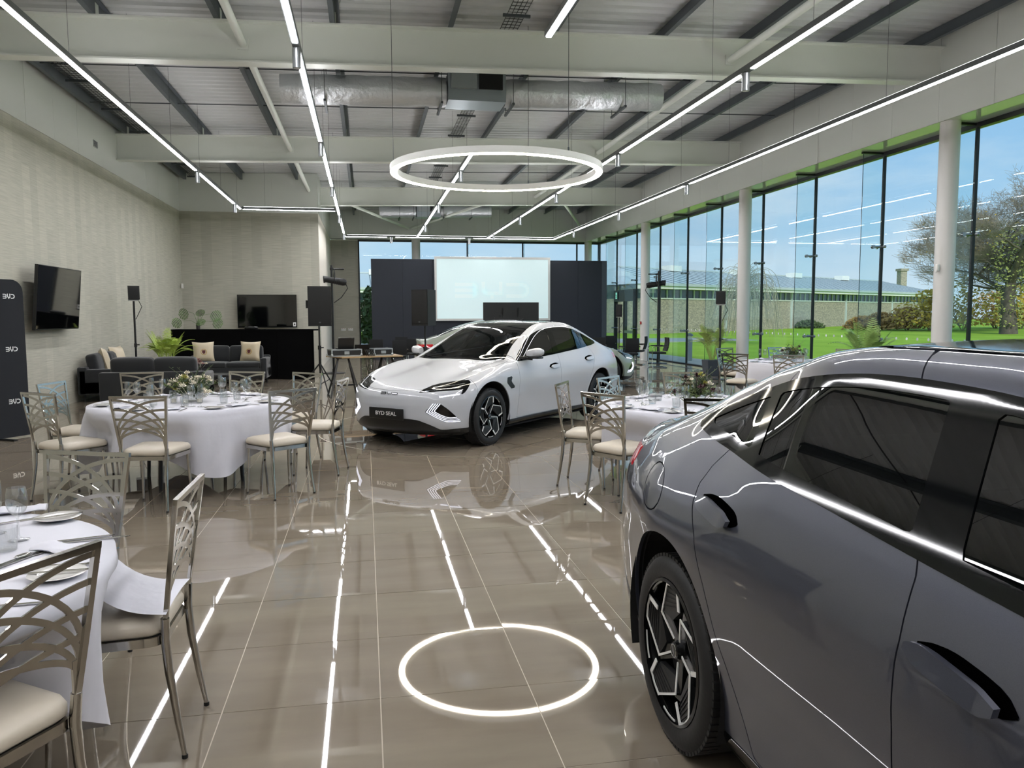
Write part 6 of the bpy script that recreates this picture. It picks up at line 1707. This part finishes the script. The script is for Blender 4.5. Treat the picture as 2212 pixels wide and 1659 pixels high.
def wing(P, Q, base, eave, ridge, depth, label, hip_start=True, nwin=46):
    """long building: front wall from P to Q (xy), roof rising to a ridge set back by depth/2"""
    P, Q = Vector(P), Vector(Q); L = (Q-P).length; d = (Q-P)/L; n = Vector((-d.y, d.x)); n = n if n.dot(P) > 0 else -n   # away from the camera
    ang = math.atan2(d.y, d.x)
    t = thing('stone_building', label, 'building', (P.x, P.y, 0), ang); fl_ = 1 if n.dot(Vector((-d.y, d.x))) > 0 else -1
    def Bx(x0, x1, y0, y1, z0, z1): return MB().box(x0, x1, min(fl_*y0, fl_*y1), max(fl_*y0, fl_*y1), z0, z1)
    H = eave-base; wz0 = base+H*.70; wz1 = eave-.10*H
    Bx(0, L, 0, depth, base-1.0, wz0).build('stone_wall', M_stone, t); Bx(.05, L-.05, .25, depth-.2, wz0, eave).build('clerestory_backing', M_pane, t)
    Bx(0, L, -.05, .2, wz0-.06, wz0+.04).build('sill_course', M_eave, t)
    w = L/nwin
    for k in range(nwin):
        Bx(k*w+.08, (k+1)*w-.08, .10, .13, wz0+.04, wz1).build('window_pane', M_pane, t)
        Bx(k*w-.07, k*w+.07, .02, .24, wz0+.04, wz1).build('window_mullion', M_wfr, t)
    Bx(-.9, L+.9, -.9, .1, wz1+.02, eave+.05).build('eave_band', M_eave, t); Bx(-1, L+1, -1.05, -.9, eave-.1, eave+.10).build('gutter', M_wfr, t)
    rb = MB(); o = 5.0 if hip_start else .01; y1 = depth/2
    pts = [(-1, fl_*-1.0, eave+.05), (L+1, fl_*-1.0, eave+.05), (L+1, fl_*y1, ridge), (-1+o, fl_*y1, ridge), (-1, fl_*(depth+1), eave+.05), (L+1, fl_*(depth+1), eave+.05)]
    rb.add(pts, [(0,1,2,3), (0,3,4), (3,2,5,4)]); rb.build('roof_slope', M_seam, t)
    ns = int(L/1.1)
    for k in range(ns+1):
        x = -1+(L+2)*k/ns; f = 1.0 if x > -1+o else max(0.02, (x+1)/o)
        a = Vector((x, fl_*-1.0, eave+.07)); c = a.lerp(Vector((x, fl_*y1, ridge+.02)), f); MB().tube([a, c], .05, flat=(.09, .03)).build('roof_seam', M_seam2, t)
    Bx(-1+o, L+1, y1-.15, y1+.15, ridge-.02, ridge+.10).build('ridge_cap', M_wfr, t)
    for k in range(1, 5):
        x = L*k/5; Bx(x-.8, x+.8, y1-1.2, y1-.2, ridge-.2, ridge+.30).build('roof_vent', M_eave, t)
        Bx(x-.12, x+.12, -.12, .0, base-.5, eave).build('downpipe', M_wfr, t)
    return t
def ray_pt(px, py, depth):
    d = _f+_r*((px-1106)/1689.2)+_u*((829.5-py)/1689.2); p = cam.matrix_world.translation+d*depth; return p
a, c = ray_pt(1395, 700, 60), ray_pt(2010, 690, 93)
wing((a.x, a.y), (c.x, c.y), .55, 3.95, 5.75, 13, 'long stone building with a seamed zinc roof beyond the lawn', True, 60)
wing((-14, 68), (11.5, 68.5), .55, 3.95, 5.6, 12, 'stone wing with zinc roof behind the far window', False, 34)
# chimney building far right
p = ray_pt(1945, 680, 120); t = thing('chimney_stack', 'stone chimney rising behind the long roof beside the tree', 'chimney', (p.x, p.y, .4))
MB().box(-.5,.5,-.5,.5,0,7.8).build('stack', M_stone, t); MB().box(-.65,.65,-.65,.65,7.8,8.15).build('cap', M_stone, t)
# ---- bollard light
t = thing('bollard_light', 'grey bollard light on the path outside the glass', 'bollard', (11.45, 26.5, -.05))
MB().cyl((0,0,0), (0,0,.78), .10, 20).build('post', mat('bollard_grey','8b979d',.5), t); MB().cyl((0,0,.78), (0,0,.90), .085, 20).build('lens', mat('bollard_lens','c9d3d6',.2), t); MB().lathe([(.13,.90),(.13,.93),(.09,.985),(0,1.01)], 20).build('cap', mat('bollard_cap','6f7a80',.4), t)
# ---- trees
M_bark = mat('grey_bark', '5c554b', .9, vary=(2, .3)); M_twig = mat('twig_brown', '968b7c', .9); M_yl = mat('yellow_leaf', 'c9ab3c', .7); M_ol = mat('olive_ivy', '98a052', .7)
def tree(loc, H, label, seed, lean=0, leaves=1600, twig_m=None, trunk_r=.5, levels=5, spread=1.0, leaf_m=None, ivy=0, lsize=.16, tl=.26, more=0, tmin=.008):
    rg = random.Random(seed); t = thing('tree', label, 'tree', loc)
    tb, tw = MB(), MB(); tips = []
    def grow(p, d, L, r, lv):
        n = 3; pts = [p]; q = Vector(p); dd_ = Vector(d)
        for k in range(n):
            dd_ = (dd_+Vector((rg.gauss(0,.13), rg.gauss(0,.13), rg.gauss(.03,.08)))).normalized(); q = q+dd_*L/n; pts.append(q.copy())
        rr = [max(r*(1-.45*k/n), tmin) for k in range(n+1)]
        (tb if lv < 3 else tw).tube(pts, rr, 8 if lv < 2 else (5 if lv < 3 else 3), cap=False)
        if lv >= 3: tips.extend(pts[1:])
        if lv >= levels: return
        kids_ = (5 if lv == 0 else rg.choice((3, 4, 4))) + (1 if lv >= 3 else 0) + more
        for k in range(kids_):
            f = 1.0 if k == 0 else rg.uniform(.45, 1.0); i = min(n-1, int(f*n)); bp_ = pts[i].lerp(pts[min(i+1, n)], f*n-i if f < 1 else 1)
            a = rg.uniform(0, 2*PI); s = dd_.orthogonal().normalized(); s = Matrix.Rotation(a, 3, dd_) @ s
            nd = (dd_*rg.uniform(.55, .95)+s*rg.uniform(.55, .95)*spread).normalized()
            if nd.z < -.15: nd.z = abs(nd.z)*.3
            grow(bp_, nd, L*rg.uniform(.58, .80)*(1.35 if lv == 0 and more else 1), rr[-1]*(.85 if k == 0 else .6), lv+1)
    grow(Vector((0,0,-.2)), Vector((lean,0,1)).normalized(), H*tl, trunk_r, 0)
    tb.build('trunk_and_limbs', M_bark, t, sharp=0); o = tw.build('twigs', twig_m or M_twig, t, sharp=0); o['kind'] = 'stuff'
    if leaves:
        lb = MB(); zt = [p for p in tips]
        for k in range(leaves):
            p = rg.choice(zt); 
            if rg.random() < p.z/H*.9: p = rg.choice(zt)
            p = p+Vector((rg.gauss(0,.25), rg.gauss(0,.25), rg.gauss(0,.25))); a = Vector((rg.gauss(0,1), rg.gauss(0,1), rg.gauss(0,1))).normalized()*lsize; c_ = a.orthogonal().normalized()*lsize*.6
            lb.add([p-a, p-c_, p+a, p+c_], [(0,1,2,3)], False)
        lb.build('leaves', leaf_m or M_yl, t)['kind'] = 'stuff'
    if ivy:
        ib = MB()
        for k in range(ivy):
            z = rg.uniform(.5, H*.36); rr = trunk_r*1.1+rg.expovariate(1.4)*z/H*1.6; a_ = rg.uniform(0, 6.28); p = Vector((rr*math.cos(a_), rr*math.sin(a_), z)); a = Vector((rg.gauss(0,1), rg.gauss(0,1), rg.gauss(0,1))).normalized()*.09; c_ = a.orthogonal().normalized()*.06
            ib.add([p-a, p-c_, p+a, p+c_], [(0,1,2,3)], False)
        ib.build('ivy', M_ol, t)['kind'] = 'stuff'
    return t
p = ray_pt(2180, 690, 50); tree((p.x, p.y, .3), 18.5, 'great bare spreading tree with yellow leaves and ivy on the lawn', 4, leaves=1500, trunk_r=.55, levels=6, spread=1.25, ivy=1100, lsize=.055, tl=.19, more=1, tmin=.0065)
p = ray_pt(1905, 675, 118); tree((p.x, p.y, .5), 9.5, 'small distant bare tree behind the long roof', 11, leaves=200, trunk_r=.25, levels=5)
def bush(loc, r, h, label, m, seed, n=900, name='bush', blade=False):
    rg = random.Random(seed); t = thing(name, label, 'bush', loc); b = MB(); s = MB()
    for k in range(9): a = rg.uniform(0, 6.28); s.tube([(0,0,-.1), (r*.5*math.cos(a), r*.5*math.sin(a), h*.8)], [.03,.008], 5)
    s.build('stems', M_twig, t)['kind'] = 'stuff'
    for k in range(n):
        a = rg.uniform(0, 6.28); f = rg.random()**.45; el = rg.uniform(0, PI/2); p = Vector((r*f*math.cos(a)*math.cos(el), r*f*math.sin(a)*math.cos(el), h*(.1+.9*f*math.sin(el))))
        d = Vector((rg.gauss(0,1), rg.gauss(0,1), rg.gauss(.6,1))).normalized()*(.16 if not blade else .35); c_ = d.orthogonal().normalized()*(.09 if not blade else .03)
        b.add([p-d, p-c_, p+d, p+c_], [(0,1,2,3)], False)
    b.build('leaves', m, t)['kind'] = 'stuff'
    return t
M_ybush = mat('yellow_shrub', 'c2a83c', .8); M_obush = mat('orange_grass', 'b08a4a', .8); M_gbush = mat('dark_hedge', '4f5f35', .8)
for k, (px, dep, r, h, m_, lab) in enumerate(((2080, 58, 3.6, 4.3, M_ybush, 'tall yellow shrub behind the great tree trunk'), (2010, 60, 2.8, 3.2, M_ybush, 'yellow shrub right of the nearest column'), (2150, 62, 3.0, 3.0, M_obush, 'orange brown shrub at the foot of the great tree'),
        (1960, 62, 2.2, 1.9, M_obush, 'orange autumn shrub left of the nearest column'), (1905, 64, 1.9, 1.5, M_obush, 'low orange grass clump against the stone wall'), (1862, 66, 1.5, 1.2, M_obush, 'lowest orange grass clump, farthest left against the stone wall'), (2205, 60, 3.0, 3.4, M_ybush, 'yellow shrub at the right edge of the photo'),
        (1745, 74, 1.6, .8, M_gbush, 'low dark green hedge clump at the wall base'))):
    p = ray_pt(px, 692, dep); bush((p.x, p.y, gz(p.x, p.y)-.05), r, h, lab, m_, 40+k, 1100)
# weeping bare tree in front of the wall
p = ray_pt(1612, 695, 42); rg = random.Random(77); t = thing('weeping_tree', 'pale weeping bare tree in front of the stone building', 'tree', (p.x, p.y, .35))
MB().tube([(0,0,-.2),(.05,0,1.2),(-.05,.1,2.6),(.0,.1,3.4)], [.16,.13,.10,.05], 10).build('trunk', M_bark, t); wb = MB()
for k in range(150):
    a = rg.uniform(0, 6.28); z0 = rg.uniform(1.8, 3.5); R_ = rg.uniform(.6, 2.0); top = z0+rg.uniform(.1, .6)
    pts = [(0,.1,z0), (R_*.45*math.cos(a), R_*.45*math.sin(a), top), (R_*.85*math.cos(a), R_*.85*math.sin(a), top-.35), (R_*1.05*math.cos(a+.1), R_*1.05*math.sin(a+.1), max(.1, top-rg.uniform(1.2, 3.0)))]
    wb.tube([Vector(q) for q in crspline(pts, 3)], .013, 3, cap=False)
wb.build('drooping_branches', mat('pale_twig', '9a988a', .9), t, sharp=0)['kind'] = 'stuff'
# thin saplings and a shrub outside the far window
for k, (px, dep) in enumerate(((885, 55), (1150, 57), (1000, 60))):
    p = ray_pt(px, 690, dep); tree((p.x, p.y, .3), 8.5, 'thin bare sapling above the stage wall, %s of three' % ('left', 'right', 'middle')[k], 60+k, leaves=40, trunk_r=.06, levels=3, spread=.45)
p = ray_pt(797, 700, 38); bush((p.x, p.y, .0), .7, 3.0, 'dark green shrub outside the narrow far window slot', M_gbush, 90, 700)
